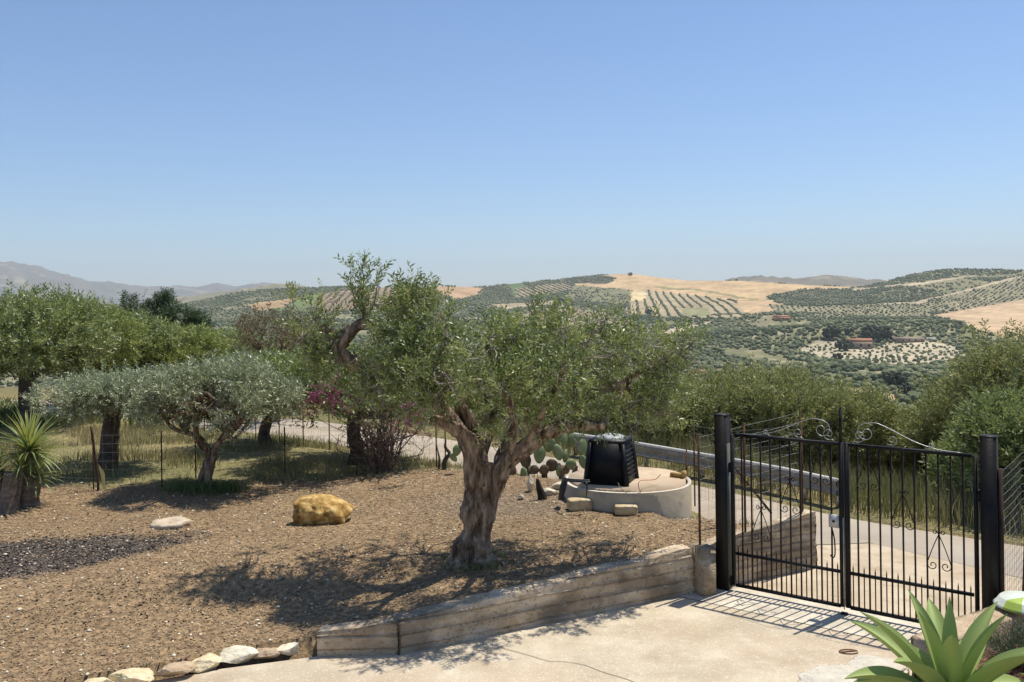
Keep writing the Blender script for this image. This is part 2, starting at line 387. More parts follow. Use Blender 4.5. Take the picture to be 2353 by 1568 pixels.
# polar sheet: rings get wider with distance, so far slopes stay cheap
def polar(az, rr):
    A, R = np.meshgrid(az, rr); return R*np.sin(A), R*np.cos(A)
azv = np.radians(np.concatenate([np.arange(-180, -36, 4.0), np.arange(-36, 36.01, .1), np.arange(40, 180.1, 4.0)]))
def rings():
    r = [3.0]
    while r[-1] < 60: r.append(r[-1]+max(.035, 2.2*r[-1]**2/(FPX*3.6)))
    near = len(r)
    while r[-1] < 1500: r.append(r[-1]*1.013+1.2)
    while r[-1] < 2900: r.append(r[-1]+16)
    while r[-1] < 12500: r.append(r[-1]*1.12)
    return np.array(r), near
RR, NN = rings()
def sheet(name, rr, m):
    X, Y = polar(azv, rr); Z = ground_z(X, Y); R = np.hypot(X, Y)
    col, cls, _ = land(X, Y, Z)
    # close ground: garden mulch, the dry grass behind it, the bank
    nn = fbm2(X*.35, Y*.35, 4, 31)[..., None]; n3 = fbm2(X*3, Y*3, 3, 33)[..., None]
    soil = np.array((.255, .18, .105))*(.80+.3*nn)*(.85+.3*n3)
    # redder near the wall, greyer near the cistern
    grassy = np.array((.30, .235, .12))*nn+np.array((.13, .14, .06))*(1-nn)
    gsp = np.hypot(X-(-.0), Y-13.2)
    soil = soil*(1-.45*sst(1.3, .3, np.hypot((X-.1)/1.6, Y-14.0))[..., None])+np.array((.17, .15, .125))*.45*sst(1.3, .3, np.hypot((X-.1)/1.6, Y-14.0))[..., None]
    # dark spread of burnt clinker
    a = np.hypot((X+7.5)/2.75, (Y-11.5-.42*(X+6.1))/1.0)+(fbm2(X*1.7, Y*1.7, 3, 40)-.5)*.35
    k = sst(1.16, .88, a)[..., None]; soil = soil*(1-k)+np.array((.085, .070, .058))*(.7+.7*n3)*k
    edge = Y-(FEDGE(X)+(fbm2(X*1.3, Y*1.3, 3, 3)-.5)*.8)
    g = sst(-.25, .35, edge)[..., None]; nearc = soil*(1-g)+grassy*g
    # ploughed reddish strip at the far left
    pl_ = (sst(29, 31, Y)*sst(-8, -10, X))[..., None]; nearc = nearc*(1-pl_)+np.array((.36, .23, .15))*pl_
    bank = (df_side(X, Y))[..., None]; bk = np.array((.26, .20, .10))*nn+np.array((.12, .13, .055))*(1-nn)
    nearc = nearc*(1-bank)+bk*bank
    t = sst(45, 90, R)[..., None]; col = nearc*(1-t)+col*t
    col = np.concatenate([col, np.ones_like(col[..., :1])], -1).reshape(-1, 4)
    n, k = X.shape; i = np.arange(n-1)[:, None]*k; j = np.arange(k-1)[None, :]
    Q = np.stack([i+j, i+j+1, i+k+j+1, i+k+j], -1).reshape(-1, 4)
    V = np.stack([X, Y, Z], -1).reshape(-1, 3)
    return link(name, mesh(name, V, Q, None, True, {'col': np.clip(col, 0, 1)}), m, kind='structure')
FX = [-16, -9.5, -7.4, -5.5, -4.0, -1.6, -.2, 1.2, 3]; FY = [17.2, 16.0, 15.5, 15.9, 16.4, 17.0, 16.8, 16.6, 14.5]
def FEDGE(X): return np.interp(X, FX, FY)
def df_side(X, Y):
    side = inpoly(RFAR+[(24, 60), (-30, 60)], X, Y) | (Y > 60) | (X > 24)
    return np.where(side, 1., 0.)
def gmat(name, near):
    def ex(N, L, out, mix, tc, mp):
        a = N.new('ShaderNodeAttribute'); a.attribute_name = 'col'
        return mix(a.outputs['Color'], out, 1.0, 'MULTIPLY')
    if near:
        return mat(name, [(.45, .42, .40), (.95, .95, .95), (1.7, 1.6, 1.5)], scale=14, detail=12, bump=1.0, bscale=34, spec=.15, rough=.95, extra=ex, coord='Generated' if 0 else 'Object')
    return mat(name, [(.7, .7, .7), (1.0, 1.0, 1.0), (1.35, 1.3, 1.25)], scale=.09, detail=12, bump=0, spec=.1, rough=.95, extra=ex)
sheet('ground', RR[:NN], gmat('mulch_soil', True))
sheet('hills', RR[NN-1:], gmat('hill_land', False))

# distant ranges, each a rounded ridge of its own
def ridge(name, sky_pts, rc, depth, z0, colA, colB, seed, lum=1.0):
    P = np.array([az_of(*p) for p in sky_pts]); n = 420; az = np.linspace(P[0, 0], P[-1, 0], n)
    ts = np.interp(az, P[:, 0], P[:, 1])
    k = 60; u = np.linspace(0, 1, k)
    rr = rc-depth+depth*1.6*u; A, R = np.meshgrid(az, rr)
    zc = CAM[2]+ts*rc; prof = np.where(u < .62, np.sin(u/.62*pi/2)**1.25, np.cos((u-.62)/.38*pi/2))
    X = R*np.sin(A); Y = R*np.cos(A)
    rel = (fbm2(X/(rc*.06), Y/(rc*.06), 5, seed)-.5)
    rid = np.abs(fbm2(X/(rc*.03), Y/(rc*.09), 4, seed+7)-.5)*2
    Z = z0+(zc[None, :]-z0)*prof[:, None]+(rel*.30-rid*.16)*(zc[None, :]-z0)*np.sin(u*pi)[:, None]
    nn = fbm2(X/(rc*.02), Y/(rc*.02), 4, seed+3)[..., None]
    col = np.array(colA)*(1-nn)+np.array(colB)*nn
    pale = sst(.66, .70, fbm2(X/(rc*.035)+9, Y/(rc*.012), 3, seed+5))[..., None]; col = col*(1-pale*.6)+np.array((.36, .30, .21))*pale*.6
    col = np.concatenate([col, np.ones_like(col[..., :1])], -1).reshape(-1, 4)
    i = np.arange(k-1)[:, None]*n; j = np.arange(n-1)[None, :]
    Q = np.stack([i+j, i+j+1, i+n+j+1, i+n+j], -1).reshape(-1, 4)
    link(name, mesh(name, np.stack([X, Y, Z], -1).reshape(-1, 3), Q, None, True, {'col': col}), bpy.data.materials['hill_land'], kind='structure')
ridge('mountains', [(-900, 640), (-500, 600), (-200, 590), (0, 604), (30, 609), (60, 617), (95, 622), (130, 634), (200, 648), (250, 652), (300, 661), (345, 664), (400, 657), (450, 664), (500, 655), (540, 660), (600, 655), (650, 656), (700, 664), (760, 680)], 9000, 3200, -200, (.10, .12, .10), (.21, .18, .15), 3)
ridge('far_hills', [(1600, 668), (1660, 646), (1700, 641), (1750, 638), (1790, 641), (1850, 637), (1900, 635), (1950, 640), (2000, 645), (2050, 648), (2150, 665)], 5200, 1500, -120, (.13, .12, .08), (.22, .18, .12), 13)
ridge('middle_hills', [(380, 690), (480, 672), (560, 664), (640, 656), (700, 660), (760, 676)], 4300, 1500, -150, (.12, .13, .07), (.30, .25, .15), 23)

# ------------------------------------------------------------------ paving
def flat_sheet(name, poly, m, dz, step=.35, zf=None, kind='structure', noise=0.0):
    """a paved sheet: grid cells clipped to an outline"""
    import bmesh
    bm = bmesh.new(); vs = [bm.verts.new((x, y, 0)) for x, y in poly]; bm.faces.new(vs)
    xs = [p[0] for p in poly]; ys = [p[1] for p in poly]
    bmesh.ops.triangulate(bm, faces=bm.faces[:])
    for a0, a1, nrm in ((min(xs), max(xs), (1, 0, 0)), (min(ys), max(ys), (0, 1, 0))):
        v = a0+step
        while v < a1:
            bmesh.ops.bisect_plane(bm, geom=bm.verts[:]+bm.edges[:]+bm.faces[:], plane_co=(v*nrm[0], v*nrm[1], 0), plane_no=nrm); v += step
    X = np.array([v.co.x for v in bm.verts]); Y = np.array([v.co.y for v in bm.verts])
    Z = pz(X, Y)+dz+(fbm2(X*1.2, Y*1.2, 3, 50)-.5)*noise
    for v, z in zip(bm.verts, Z): v.co.z = z
    for f in bm.faces:
        f.normal_update()
        if f.normal.z < 0: f.normal_flip()
    me = bpy.data.meshes.new(name); bm.to_mesh(me); bm.free()
    return link(name, me, m, kind=kind)
concrete = mat('driveway_concrete', [(.39, .315, .22), (.51, .435, .32), (.60, .525, .40)], scale=1.1, detail=14, rough=.9, bump=.25, bscale=60, contrast=(.32, .68), spec=.2,
    noise2=[(.45, (.42, .315, .215), .48, .64, .65), (3.5, (.64, .58, .47), .56, .72, .5), (1.3, (.40, .345, .25), .54, .66, .6)], speck=[(55, (.38, .30, .21), .90, .35), (70, (.80, .74, .62), .93, .4)])
pale_concrete = mat('threshold_concrete', [(.44, .385, .30), (.57, .515, .41), (.66, .60, .49)], scale=2.5, detail=12, rough=.9, bump=.2, bscale=50, speck=[(50, (.38, .31, .22), .88, .5)])
apron_m = mat('apron_concrete', [(.38, .30, .20), (.48, .39, .275), (.58, .50, .37)], scale=1.6, detail=12, rough=.92, bump=.3, bscale=40, noise2=[(5, (.33, .24, .15), .55, .7, .5)])
road_m = mat('road_concrete', [(.30, .245, .18), (.385, .32, .24), (.45, .385, .30)], scale=1.0, detail=12, rough=.9, bump=.25, bscale=30, noise2=[(.4, (.33, .30, .26), .45, .65, .6)])
# far slab stops at a joint on the house side of the gate, the pale threshold lies under the gate
PL, PR = np.array((2.65, 11.06)), np.array((5.03, 9.22))
gd = (PR-PL)/np.linalg.norm(PR-PL); gn = np.array((-gd[1], gd[0])); gn = gn if gn[1] > 0 else -gn     # gn points to the road
def gp(u, w): p = PL+gd*u+gn*w; return (float(p[0]), float(p[1]))
drv = [(-13, 2.95), (-8, 5.85), (-4.15, 8.33), (-3.0, 8.83), (-2.09, 9.12), (-1.24, 9.14)]
flat_sheet('driveway', drv+[gp(-.45, -.62), gp(3.6, -.62), (7, 6), (7, -4), (-13, -4)], concrete, 0.0, noise=.012)
flat_sheet('threshold', [gp(-.5, -.605), gp(3.6, -.605), gp(3.6, .22), gp(-.5, .22)], pale_concrete, .002)
flat_sheet('entrance_apron', [gp(-.4, .235), gp(3.7, .235), (8.5, 8.6), (8.0, 10.6), (5.3, 13.0), (4.3, 12.9), (4.1, 11.9)], apron_m, -.004, noise=.02)
flat_sheet('road', [(4.15, 11.9), (4.32, 12.93), (5.3, 13.03), (8.02, 10.63), (8.6, 8.5), (23, -5), (24, -.3), (14, 7.2)]+[(p[0], p[1]-.12) for p in RFAR[::-1][2:]]+[(p[0]+.03, p[1]+.05) for p in RNEAR[::-1]][:-1], road_m, -.002, step=.8, noise=.02)
# crack that runs across the driveway
mb = MB(); cr_ = [at(px, py, 0) for px, py in [(1145, 1488), (1185, 1498), (1225, 1510), (1262, 1520), (1300, 1522), (1345, 1530), (1385, 1545), (1420, 1556), (1452, 1566), (1500, 1590)]]
cr_ = crom([(x+random.uniform(-.01, .01), y, .006) for x, y in cr_], 5)
dk = mat('crack_dirt', [(.05, .04, .03), (.10, .08, .055)], scale=20)
for i in range(len(cr_)-1):
    a, b = cr_[i], cr_[i+1]; d = b-a; nn = np.array((-d[1], d[0], 0)); nn /= np.linalg.norm(nn); w = .0035
    mb.add([a-nn*w, b-nn*w, b+nn*w, a+nn*w], [(0, 1, 2, 3)])
link('driveway_crack', mb.me('driveway_crack'), dk, kind='structure')

# ------------------------------------------------------------------ vegetation generators
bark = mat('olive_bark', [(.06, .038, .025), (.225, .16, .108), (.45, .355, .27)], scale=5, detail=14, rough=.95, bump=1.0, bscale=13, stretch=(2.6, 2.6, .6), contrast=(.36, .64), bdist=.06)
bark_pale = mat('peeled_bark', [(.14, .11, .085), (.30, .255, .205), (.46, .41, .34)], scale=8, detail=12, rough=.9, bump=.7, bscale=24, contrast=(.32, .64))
bark_dark = mat('dark_bark', [(.035, .03, .025), (.09, .07, .055), (.15, .12, .095)], scale=5, rough=.95, bump=.8)  # darker brown than the other two barks
olive_leaf = leaf_mat('olive_leaves', (.075, .125, .026), (.42, .46, .13), (.36, .40, .21), .26, .4)
silver_leaf = leaf_mat('silvery_olive_leaves', (.15, .19, .085), (.46, .49, .28), (.48, .51, .34), .24, .45)
green_leaf = leaf_mat('green_leaves', (.085, .135, .028), (.44, .47, .11), (.35, .38, .14), .30, .45)
dark_leaf = leaf_mat('dark_evergreen_leaves', (.05, .085, .035), (.13, .18, .075), (.09, .13, .06), .2, .5)
bush_leaf = leaf_mat('bank_bush_leaves', (.12, .15, .04), (.42, .42, .14), (.35, .36, .17), .32, .5)
bright_leaf = leaf_mat('bright_bush_leaves', (.13, .18, .045), (.32, .37, .12), (.28, .32, .14), .36, .5)
dry_leaf = leaf_mat('dry_red_leaves', (.13, .10, .05), (.24, .19, .09), (.22, .18, .10), .2, .6)
flower_m = leaf_mat('purple_flowers', (.20, .045, .10), (.38, .10, .20), (.30, .08, .16), .3, .6)

def frames(D):
    D = D/np.linalg.norm(D, axis=1)[:, None]
    r = RNG.normal(size=D.shape); U = np.cross(D, r); U /= np.linalg.norm(U, axis=1)[:, None]; W = np.cross(D, U)
    return np.stack([U, W, D], -1)
def sprig_templates(n, leaves, L, Wd, S, kinds=5, droop=.0):
    out = []
    for k in range(kinds):
        V = []; tint = []
        for i in range(leaves):
            t = .08+.92*(i+RNG.random()*.6)/leaves; ph = i*2.4+RNG.random()*.7; sp = RNG.uniform(.5, 1.15)
            d = np.array((cos(ph)*sin(sp), sin(ph)*sin(sp), cos(sp))); d[2] -= droop
            d /= np.linalg.norm(d); s = np.cross(d, RNG.normal(size=3)); s /= np.linalg.norm(s)
            l = L*RNG.uniform(.7, 1.2); b = np.array((RNG.normal()*.02*S, RNG.normal()*.02*S, t*S)); nrm = np.cross(d, s)
            V += [b, b+d*l*.5+s*Wd/2, b+d*l-nrm*l*.08, b+d*l*.5-s*Wd/2]; tint += [RNG.random()]*4
        out.append((np.array(V), np.array(tint)))
    return out
def sprigs_mesh(name, P, D, scale, tmpl, tint0=None):
    """many leafy sprigs as one mesh; P positions, D growth directions"""
    Vs = []; Ts = []; K = len(tmpl); pick = RNG.integers(0, K, len(P)); Fr = frames(D)
    if tint0 is None: tint0 = np.zeros(len(P))
    for k in range(K):
        m = pick == k
        if not m.any(): continue
        V, ti = tmpl[k]
        W = np.einsum('nij,vj->nvi', Fr[m], V)*scale[m][:, None, None]+P[m][:, None, :]
        Vs.append(W.reshape(-1, 3)); Ts.append(np.clip(ti[None, :]*.75+tint0[m][:, None]*.5, 0, 1).reshape(-1))
    V = np.concatenate(Vs); T = np.concatenate(Ts); Q = np.arange(len(V)).reshape(-1, 4)
    return mesh(name, V, Q, None, False, {'tint': T})
def clump_points(cl, per, up=.6, gap=.42, gs=3.0, seed=1):
    """cl: list of (centre, radii(3,), weight). Sprig places, thinned by a noise so the crown has holes"""
    P = []; D = []; TT = []
    for c, r, w in cl:
        n = int(per*w*1.6); d = RNG.normal(size=(n, 3)); d /= np.linalg.norm(d, axis=1)[:, None]
        u = RNG.random(n)**(1/2.4)*(1+.18*RNG.normal(size=n)); p = np.array(c)+d*np.array(r)*u[:, None]
        keep = fbm3(p*gs+seed*7, 2, seed) > gap+RNG.random(n)*.12-.06
        p = p[keep]; d = d[keep]
        dd = d*.75+np.array((0, 0, up))+RNG.normal(size=p.shape)*.42
        P.append(p); D.append(dd); TT.append(np.full(len(p), RNG.normal()*.20)+RNG.normal(size=len(p))*.26+.06)
    return np.concatenate(P), np.concatenate(D), np.concatenate(TT)
def bent(a, b, r0, r1, sag=.12, k=6):
    a = np.array(a); b = np.array(b); L = np.linalg.norm(b-a); m1 = a+(b-a)*.35+RNG.normal(size=3)*L*sag; m2 = a+(b-a)*.7+RNG.normal(size=3)*L*sag
    m1[2] += L*.05; Pp = crom(np.array([(*a, r0), (*m1, r0*.7+r1*.3), (*m2, r0*.4+r1*.6), (*b, r1)]), k)
    return Pp[:, :3], Pp[:, 3]
TM_OLIVE = sprig_templates(0, 15, .074, .021, .25)
TM_MID = sprig_templates(0, 13, .105, .030, .34)
TM_BIG = sprig_templates(0, 12, .17, .055, .5)
def rough_flute(n, a=.16, seed=0):
    p1, p2, p3 = seed*1.7, seed*2.9, seed*.7
    return lambda ph, t: 1+a*np.sin(3*ph+p1+2*t)+a*.6*np.sin(5*ph+p2-3*t)+a*.35*np.sin(9*ph+p3+5*t)
def auto_tree(name, label, cat, base, H, R, trunkH, trunkR, lm, bm_, ncl=16, per=90, tm=None, seed=1, group=None, lean=(0, 0), squash=.62, low=.15, gap=.42, up=.5, sc_=1.0, stems=1, cr=None, gs=1.6):
    """trunk that forks into limbs, one limb to every leaf clump"""
    tm = tm or TM_MID; st = random.getstate(); random.seed(seed)
    t = thing(name, label, cat, base, 0, group); mb = MB()
    fork = np.array((lean[0]*.5, lean[1]*.5, trunkH)); cz = trunkH+(H-trunkH)*.5; cen = np.array((lean[0], lean[1], cz))
    rz = (H-trunkH)*.5; cl = []
    for i in range(ncl):
        ph = i*2.39996+seed; zz = low+(1-low)*((i+.5)/ncl) if i % 3 else random.uniform(low, .9); zz = zz*2-1
        rad = sqrt(max(0, 1-zz*zz)); f = random.uniform(.55, .86)
        c = cen+np.array((cos(ph)*rad*R*f, sin(ph)*rad*R*f, zz*rz*f*.95)); k = random.uniform(.26, .46)*R*(cr or 1)
        cl.append((c, (k, k, k*squash*1.15), random.uniform(.7, 1.3)))
    cl.append((cen, (R*.55, R*.55, rz*.6), 1.0))
    for s_ in range(stems):
        off = np.array((0, 0, 0)) if stems == 1 else np.array((random.uniform(-.25, .25), random.uniform(-.25, .25), 0))
        Pt = crom(np.array([(*(off*1.3), trunkR*1.35-0), (*(off+np.array((random.uniform(-.05, .05), 0, trunkH*.25))), trunkR*1.02), (*(off+fork*.6+np.array((random.uniform(-.08, .08), 0, 0))), trunkR*.95), (*(fork+off), trunkR*.85)]), 4)
        Pt[0, 2] -= .15
        mb.tube(Pt[:, :3], Pt[:, 3], 12, flute=rough_flute(12, .12, seed))
    hub = []
    for i, (c, r, w) in enumerate(cl[:-1]):
        d = c-fork; 
        if i < 4: a = fork-np.array((0, 0, trunkR*.5)); r0 = trunkR*.55; P_, R_ = bent(a, c, r0, trunkR*.16); hub.append(P_[len(P_)//2]); hub.append(fork)
        else:
            a = min(hub, key=lambda h: np.linalg.norm(h-c)); P_, R_ = bent(a, c, trunkR*.30, trunkR*.09)
        mb.tube(P_, R_, 6)
        for _ in range(3):
            e = c+np.array([random.gauss(0, .6) for _ in range(3)])*np.array(r); P_, R_ = bent(c, e, trunkR*.10, trunkR*.03, k=2); mb.tube(P_, R_, 4, cap=False)
    P, D, TT = clump_points(cl, per, up, gap, gs, seed)
    tl = tm[0][0][:, 2].max()*sc_*.55; z9 = np.percentile(P[:, 2], 99.3)+tl*.8; fz = (H-trunkH)/(z9-trunkH)
    rr9 = np.percentile(np.hypot(P[:, 0]-lean[0], P[:, 1]-lean[1]), 98)+tl*.5; fr = R/rr9
    def fit(Q_):
        Q_ = np.array(Q_, float); k_ = np.clip(Q_[:, 2:3]/max(trunkH, .1), 0, 1)
        xy = Q_[:, :2]*(1-k_)+((Q_[:, :2]-np.array(lean))*fr+np.array(lean))*k_ if stems else Q_[:, :2]
        z = np.where(Q_[:, 2] > trunkH, trunkH+(Q_[:, 2]-trunkH)*fz, Q_[:, 2]); return np.concatenate([xy, z[:, None]], 1)
    P = fit(P); mb.V = [fit(v) if np.max(v[:, 2]) > trunkH*1.05 else v for v in mb.V]
    part('trunk', mb, bm_, t, True)
    part('crown', sprigs_mesh('crown', P, D, sc_*RNG.uniform(.7, 1.15, len(P)), tm, TT), lm, t)
    random.setstate(st)
    return t

# ------------------------------------------------------------------ valley groves
def far_tree_material():
    m = bpy.data.materials.new('valley_tree_foliage'); m.use_nodes = True; N = m.node_tree.nodes; L = m.node_tree.links
    b = N['Principled BSDF']; b.inputs['Roughness'].default_value = .95; b.inputs['Specular IOR Level'].default_value = .1
    a = N.new('ShaderNodeAttribute'); a.attribute_name = 'tint'; cr = N.new('ShaderNodeValToRGB')
    e = cr.color_ramp.elements; e[0].color = (.075, .095, .048, 1); e[1].color = (.27, .27, .155, 1); q = e.new(.5); q.color = (.145, .165, .09, 1)
    L.new(a.outputs['Fac'], cr.inputs[0]); L.new(cr.outputs[0], b.inputs['Base Color']); return m
far_tree_m = far_tree_material()
def blob_variants(sub, n=5):
    out = []
    for k in range(n):
        V, F = ICO[sub]; V = V*(1+.75*(fbm3(V*2.3+k*5, 2, k)-.5))[:, None]
        V = V*np.array((1, 1, .78)); V[:, 2] += .72; out.append((V, F))
    return out
BL = {1: blob_variants(1), 2: blob_variants(2), 0: blob_variants(0)}
def scatter_far():
    pts = []
    specs = {'dense': (6.3, 6.3, .3, .90, .30), 'grove': (9.5, 8, .5, .85, .1), 'rowsA': (15.5, 6.5, .12, .97, .05), 'rowsB': (16.5, 6.5, -.13, .97, .05), 'rowsC': (19, 9, .9, .95, .05),
             'sparse': (6.2, 6, .4, .62, .15), 'scrub': (10, 9, .2, .55, .45)}
    for cname, (sa, sb, ang, acc, jit) in specs.items():
        R0, R1 = 62, 2750; g = np.arange(-R1, R1, sa); h = np.arange(-R1, R1, sb)
        Xg, Yg = np.meshgrid(g, h); ca, sa_ = cos(ang), sin(ang)
        X = Xg*ca-Yg*sa_; Y = Xg*sa_+Yg*ca; X = X+RNG.normal(size=X.shape)*sa*jit; Y = Y+RNG.normal(size=Y.shape)*sb*jit
        X = X.ravel(); Y = Y.ravel(); R = np.hypot(X, Y); A = np.arctan2(X, Y)
        m = (Y > 20) & (R > R0) & (R < crest(A)+20) & (np.abs(A) < radians(33.5)); X, Y, R, A = X[m], Y[m], R[m], A[m]
        Z = ground_z(X, Y); _, cls, names = land(X, Y, Z); px, py = proj(X, Y, Z)
        m = (cls == names.index(cname)) & (RNG.random(len(X)) < acc)
        if cname in ('dense', 'scrub', 'sparse'): m &= fbm2(X/70, Y/70, 4, 60) > (.26+.10*RNG.random(len(X)) if cname == 'dense' else .36+.2*RNG.random(len(X)))
        m &= ~((px < 430) & (R < 1500) & (RNG.random(len(X)) < .55))
        # the farther the denser the cover looks, so thin the far part
        m &= (R < 1600) | (RNG.random(len(X)) < .72) | (cname[:4] == 'rows')
        s = RNG.uniform(1.35, 2.5, len(X))*(1.0 if cname != 'sparse' else .62)*(1.0 if cname[:4] != 'rows' else .9)
        pts.append(np.stack([X, Y, Z, s, R], 1)[m])
    return np.concatenate(pts)
FT = scatter_far(); FT = FT[np.argsort(-FT[:, 3]/FT[:, 4])]
def blobs(name, pts, sub, **props):
    Vs = []; Fs = []; Ts = []; n = 0; pick = RNG.integers(0, 5, len(pts))
    for k in range(5):
        p = pts[pick == k]; V, F = BL[sub][k]
        if not len(p): continue
        th = RNG.uniform(0, 2*pi, len(p)); c, s = np.cos(th), np.sin(th); sc3 = p[:, 3:4]*RNG.uniform(.8, 1.2, (len(p), 3))
        W = V[None]*sc3[:, None, :]; W = np.stack([W[..., 0]*c[:, None]-W[..., 1]*s[:, None], W[..., 0]*s[:, None]+W[..., 1]*c[:, None], W[..., 2]], -1)+p[:, None, :3]
        W[..., 2] -= .3
        Vs.append(W.reshape(-1, 3)); f = F[None]+(np.arange(len(p))*len(V))[:, None, None]+n; Fs.append(f.reshape(-1, 3)); n += len(p)*len(V)
        Ts.append(np.repeat(np.clip(RNG.normal(.42, .18, len(p))+(fbm2(p[:, 0]/50, p[:, 1]/50, 3, 44)-.5)*1.1, 0, 1), len(V))+RNG.normal(size=len(p)*len(V))*.10)
    return link(name, mesh(name, np.concatenate(Vs), None, np.concatenate(Fs), sub > 1, {'tint': np.clip(np.concatenate(Ts), 0, 1)}), far_tree_m, **props)
def far_proto(k):
    V, F = ico_leafy(k); return V
NEAR_N = 300
protos = []
for k in range(4):
    # a real little tree: lumpy crown of many leaf clumps, with a trunk below
    mb = MB()
    for j in range(150):
        d = RNG.normal(size=3); d /= np.linalg.norm(d); d[2] = abs(d[2])*1.0-.25; p = d*np.array((1, 1, .8))*RNG.uniform(.55, 1.0)*(1+.3*sin(3*atan2(d[1], d[0])+k)); p[2] += .75
        V = ICO[0][0]*RNG.uniform(.10, .22)*RNG.uniform(.5, 1.3, 3)+p
        mb.add(V, None, ICO[0][1], tint=np.clip(RNG.normal(.5, .22), 0, 1))
    protos.append(mb.me('olive_crown_far'))
tmb = MB(); tmb.tube([(0, 0, -.4), (0, .02, .3), (.05, 0, .8)], [.12, .09, .06], 6); ftrunk = tmb.me('far_trunk')
ftrunk.materials.append(bark_dark)
for p in protos: p.materials.append(far_tree_m)
for i, p in enumerate(FT[:NEAR_N]):
    t = link('olive_tree', None, loc=(p[0], p[1], p[2]-.1)); t.scale = (p[3],)*3; t.rotation_euler = (0, 0, random.uniform(0, 6.28))
    t['label'] = 'small round olive tree of the grove on the slope beyond the road'; t['category'] = 'tree'; t['group'] = 'olive trees of the valley grove'
    link('crown', protos[i % 4], parent=t); link('trunk', ftrunk, parent=t)
rest = FT[NEAR_N:]
blobs('olive_groves', rest[rest[:, 4] < 700], 2, kind='stuff', label='dense olive groves covering the valley slopes', category='grove')
blobs('hill_orchards', rest[rest[:, 4] >= 700], 1, kind='stuff', label='rows and clumps of olive trees on the far hills', category='orchard')
print('far trees', len(FT), (rest[:, 4] < 700).sum())

# ------------------------------------------------------------------ board-formed retaining wall
def formed_mat(name, k=1.0):
    return mat(name, [(.29*k, .22*k, .145*k), (.45*k, .355*k, .245*k), (.60*k, .50*k, .365*k)], scale=3.2, detail=15, rough=.95, bump=.9, bscale=30, stretch=(.9, .9, 1.3), contrast=(.34, .66), speck=[(45, (.16, .125, .085), .9, .5)],
        noise2=[(.9, (.40, .27, .12), .56, .70, .6), (1.5, (.19, .155, .11), .50, .62, .7), (9, (.55, .49, .39), .60, .72, .5)])
wall_m = formed_mat('board_formed_concrete', 1.12)
def wall_run(name, p0, p1, h0, h1, th, seed, parent, m, bands=.135, back=0.0, base=-.12, cut=None, end_round=0.0, joints=(1.3, 2.65)):
    p0 = np.array(p0, float); p1 = np.array(p1, float); Lw = np.linalg.norm(p1-p0); d = (p1-p0)/Lw; nrm = np.array((d[1], -d[0]))   # towards the driveway
    ns = max(8, int(Lw/.045)); u = np.linspace(0, Lw, ns+1); nz = 84; rows = []
    rg = np.random.default_rng(seed); off = rg.uniform(-.014, .014, (40, 12))
    H = h0+(h1-h0)*u/Lw+(fbm2(u*2.2, u*0+seed, 4, seed)-.5)*.05
    def P(w, z): return np.stack([p0[0]+d[0]*u+nrm[0]*w, p0[1]+d[1]*u+nrm[1]*w, z], -1)
    for i in range(nz+1):
        t = i/nz; z = base+(H-base)*t; zz = z+.03*np.sin(u*.3)+(fbm2(u*3, z*0+seed, 3, seed+2)-.5)*.02; b = np.floor((zz+.2)/bands).astype(int); f = (zz+.2)/bands-b
        jb = np.digitize(u+((b % 3)*.55), joints); w = off[b % 40, jb % 12]
        w = w-.024*np.exp(-(np.minimum(f, 1-f)*bands/.008)**2)+.010*(fbm2(u*6, z*22, 3, seed)-.5)
        w = w+.022*np.exp(-((f-.10)*bands/.008)**2)*(vn2(u*4, b*1.0, seed+4) > .55)
        if t > .93: w = w-(t-.93)/.07*.012
        rows.append(P(w, z))
    for k_, dz in ((.03, .004), (.25, .0), (.5, .006), (.75, 0), (.97, .0)):
        rows.append(P(-th*k_, H+dz+(fbm2(u*9, u*0+k_*7, 3, seed+9)-.5)*.022))
    rows.append(P(-th, H-.02)); rows.append(P(-th, H*0+base))
    G = np.stack(rows); k = ns+1; R_ = len(rows); i = np.arange(R_-1)[:, None]*k; j = np.arange(k-1)[None, :]
    Q = np.stack([i+j, i+j+1, i+k+j+1, i+k+j], -1).reshape(-1, 4); V = G.reshape(-1, 3)
    # end caps: fans
    T = []
    for e in (0, k-1):
        c = len(V); V = np.concatenate([V, G[:, e].mean(0)[None]])
        for a in range(R_-1):
            q = (a*k+e, (a+1)*k+e, c); T.append(q if e == 0 else (q[1], q[0], q[2]))
    return link(name, mesh(name, V, Q, T, False), m, parent)
A0, A1, B1 = WALL; dW = np.array(B1)-np.array(A1); LW = np.linalg.norm(dW); dW = dW/LW
def wp(u, w=0): return (A1[0]+dW[0]*u+dW[1]*w, A1[1]+dW[1]*u-dW[0]*w)
rw = thing('retaining_wall', 'long low board-formed concrete wall holding up the brown garden soil left of the driveway', 'wall')
wall_run('wall_section', A0, (A1[0]-.006, A1[1]), .235, .335, .23, 3, rw, wall_m, joints=(5,))
UP = 4.00          # the stub pillar stands here
wall_run('wall_section', (A1[0]+.008, A1[1]), wp(UP-.10), .345, .56, .23, 5, rw, wall_m, joints=(1.05, 2.75, 3.4))
wall_run('wall_section', wp(UP+.10), B1, .57, .74, .20, 8, rw, wall_m, bands=.10, joints=(.8, 1.5))
mb = MB(); px_, py_ = wp(UP, .0); V, F = ICO[0]
Mz = Matrix.Rotation(atan2(dW[1], dW[0]), 4, 'Z')
mb.box((px_+dW[1]*.03, py_-dW[0]*.03, .25), (.20, .30, .68), Mz, .985)
part('pillar', mb, formed_mat('pillar_concrete', .78), rw)
mb = MB(); rr_ = crom([(wp(-.02, .02)[0], wp(0, .02)[1], .345), (wp(.01, .05)[0]-.02, wp(0, .012)[1], .22), (A1[0]+.01, A1[1]-.012, .08), (A1[0]+.0, A1[1]-.012, 0)], 4)
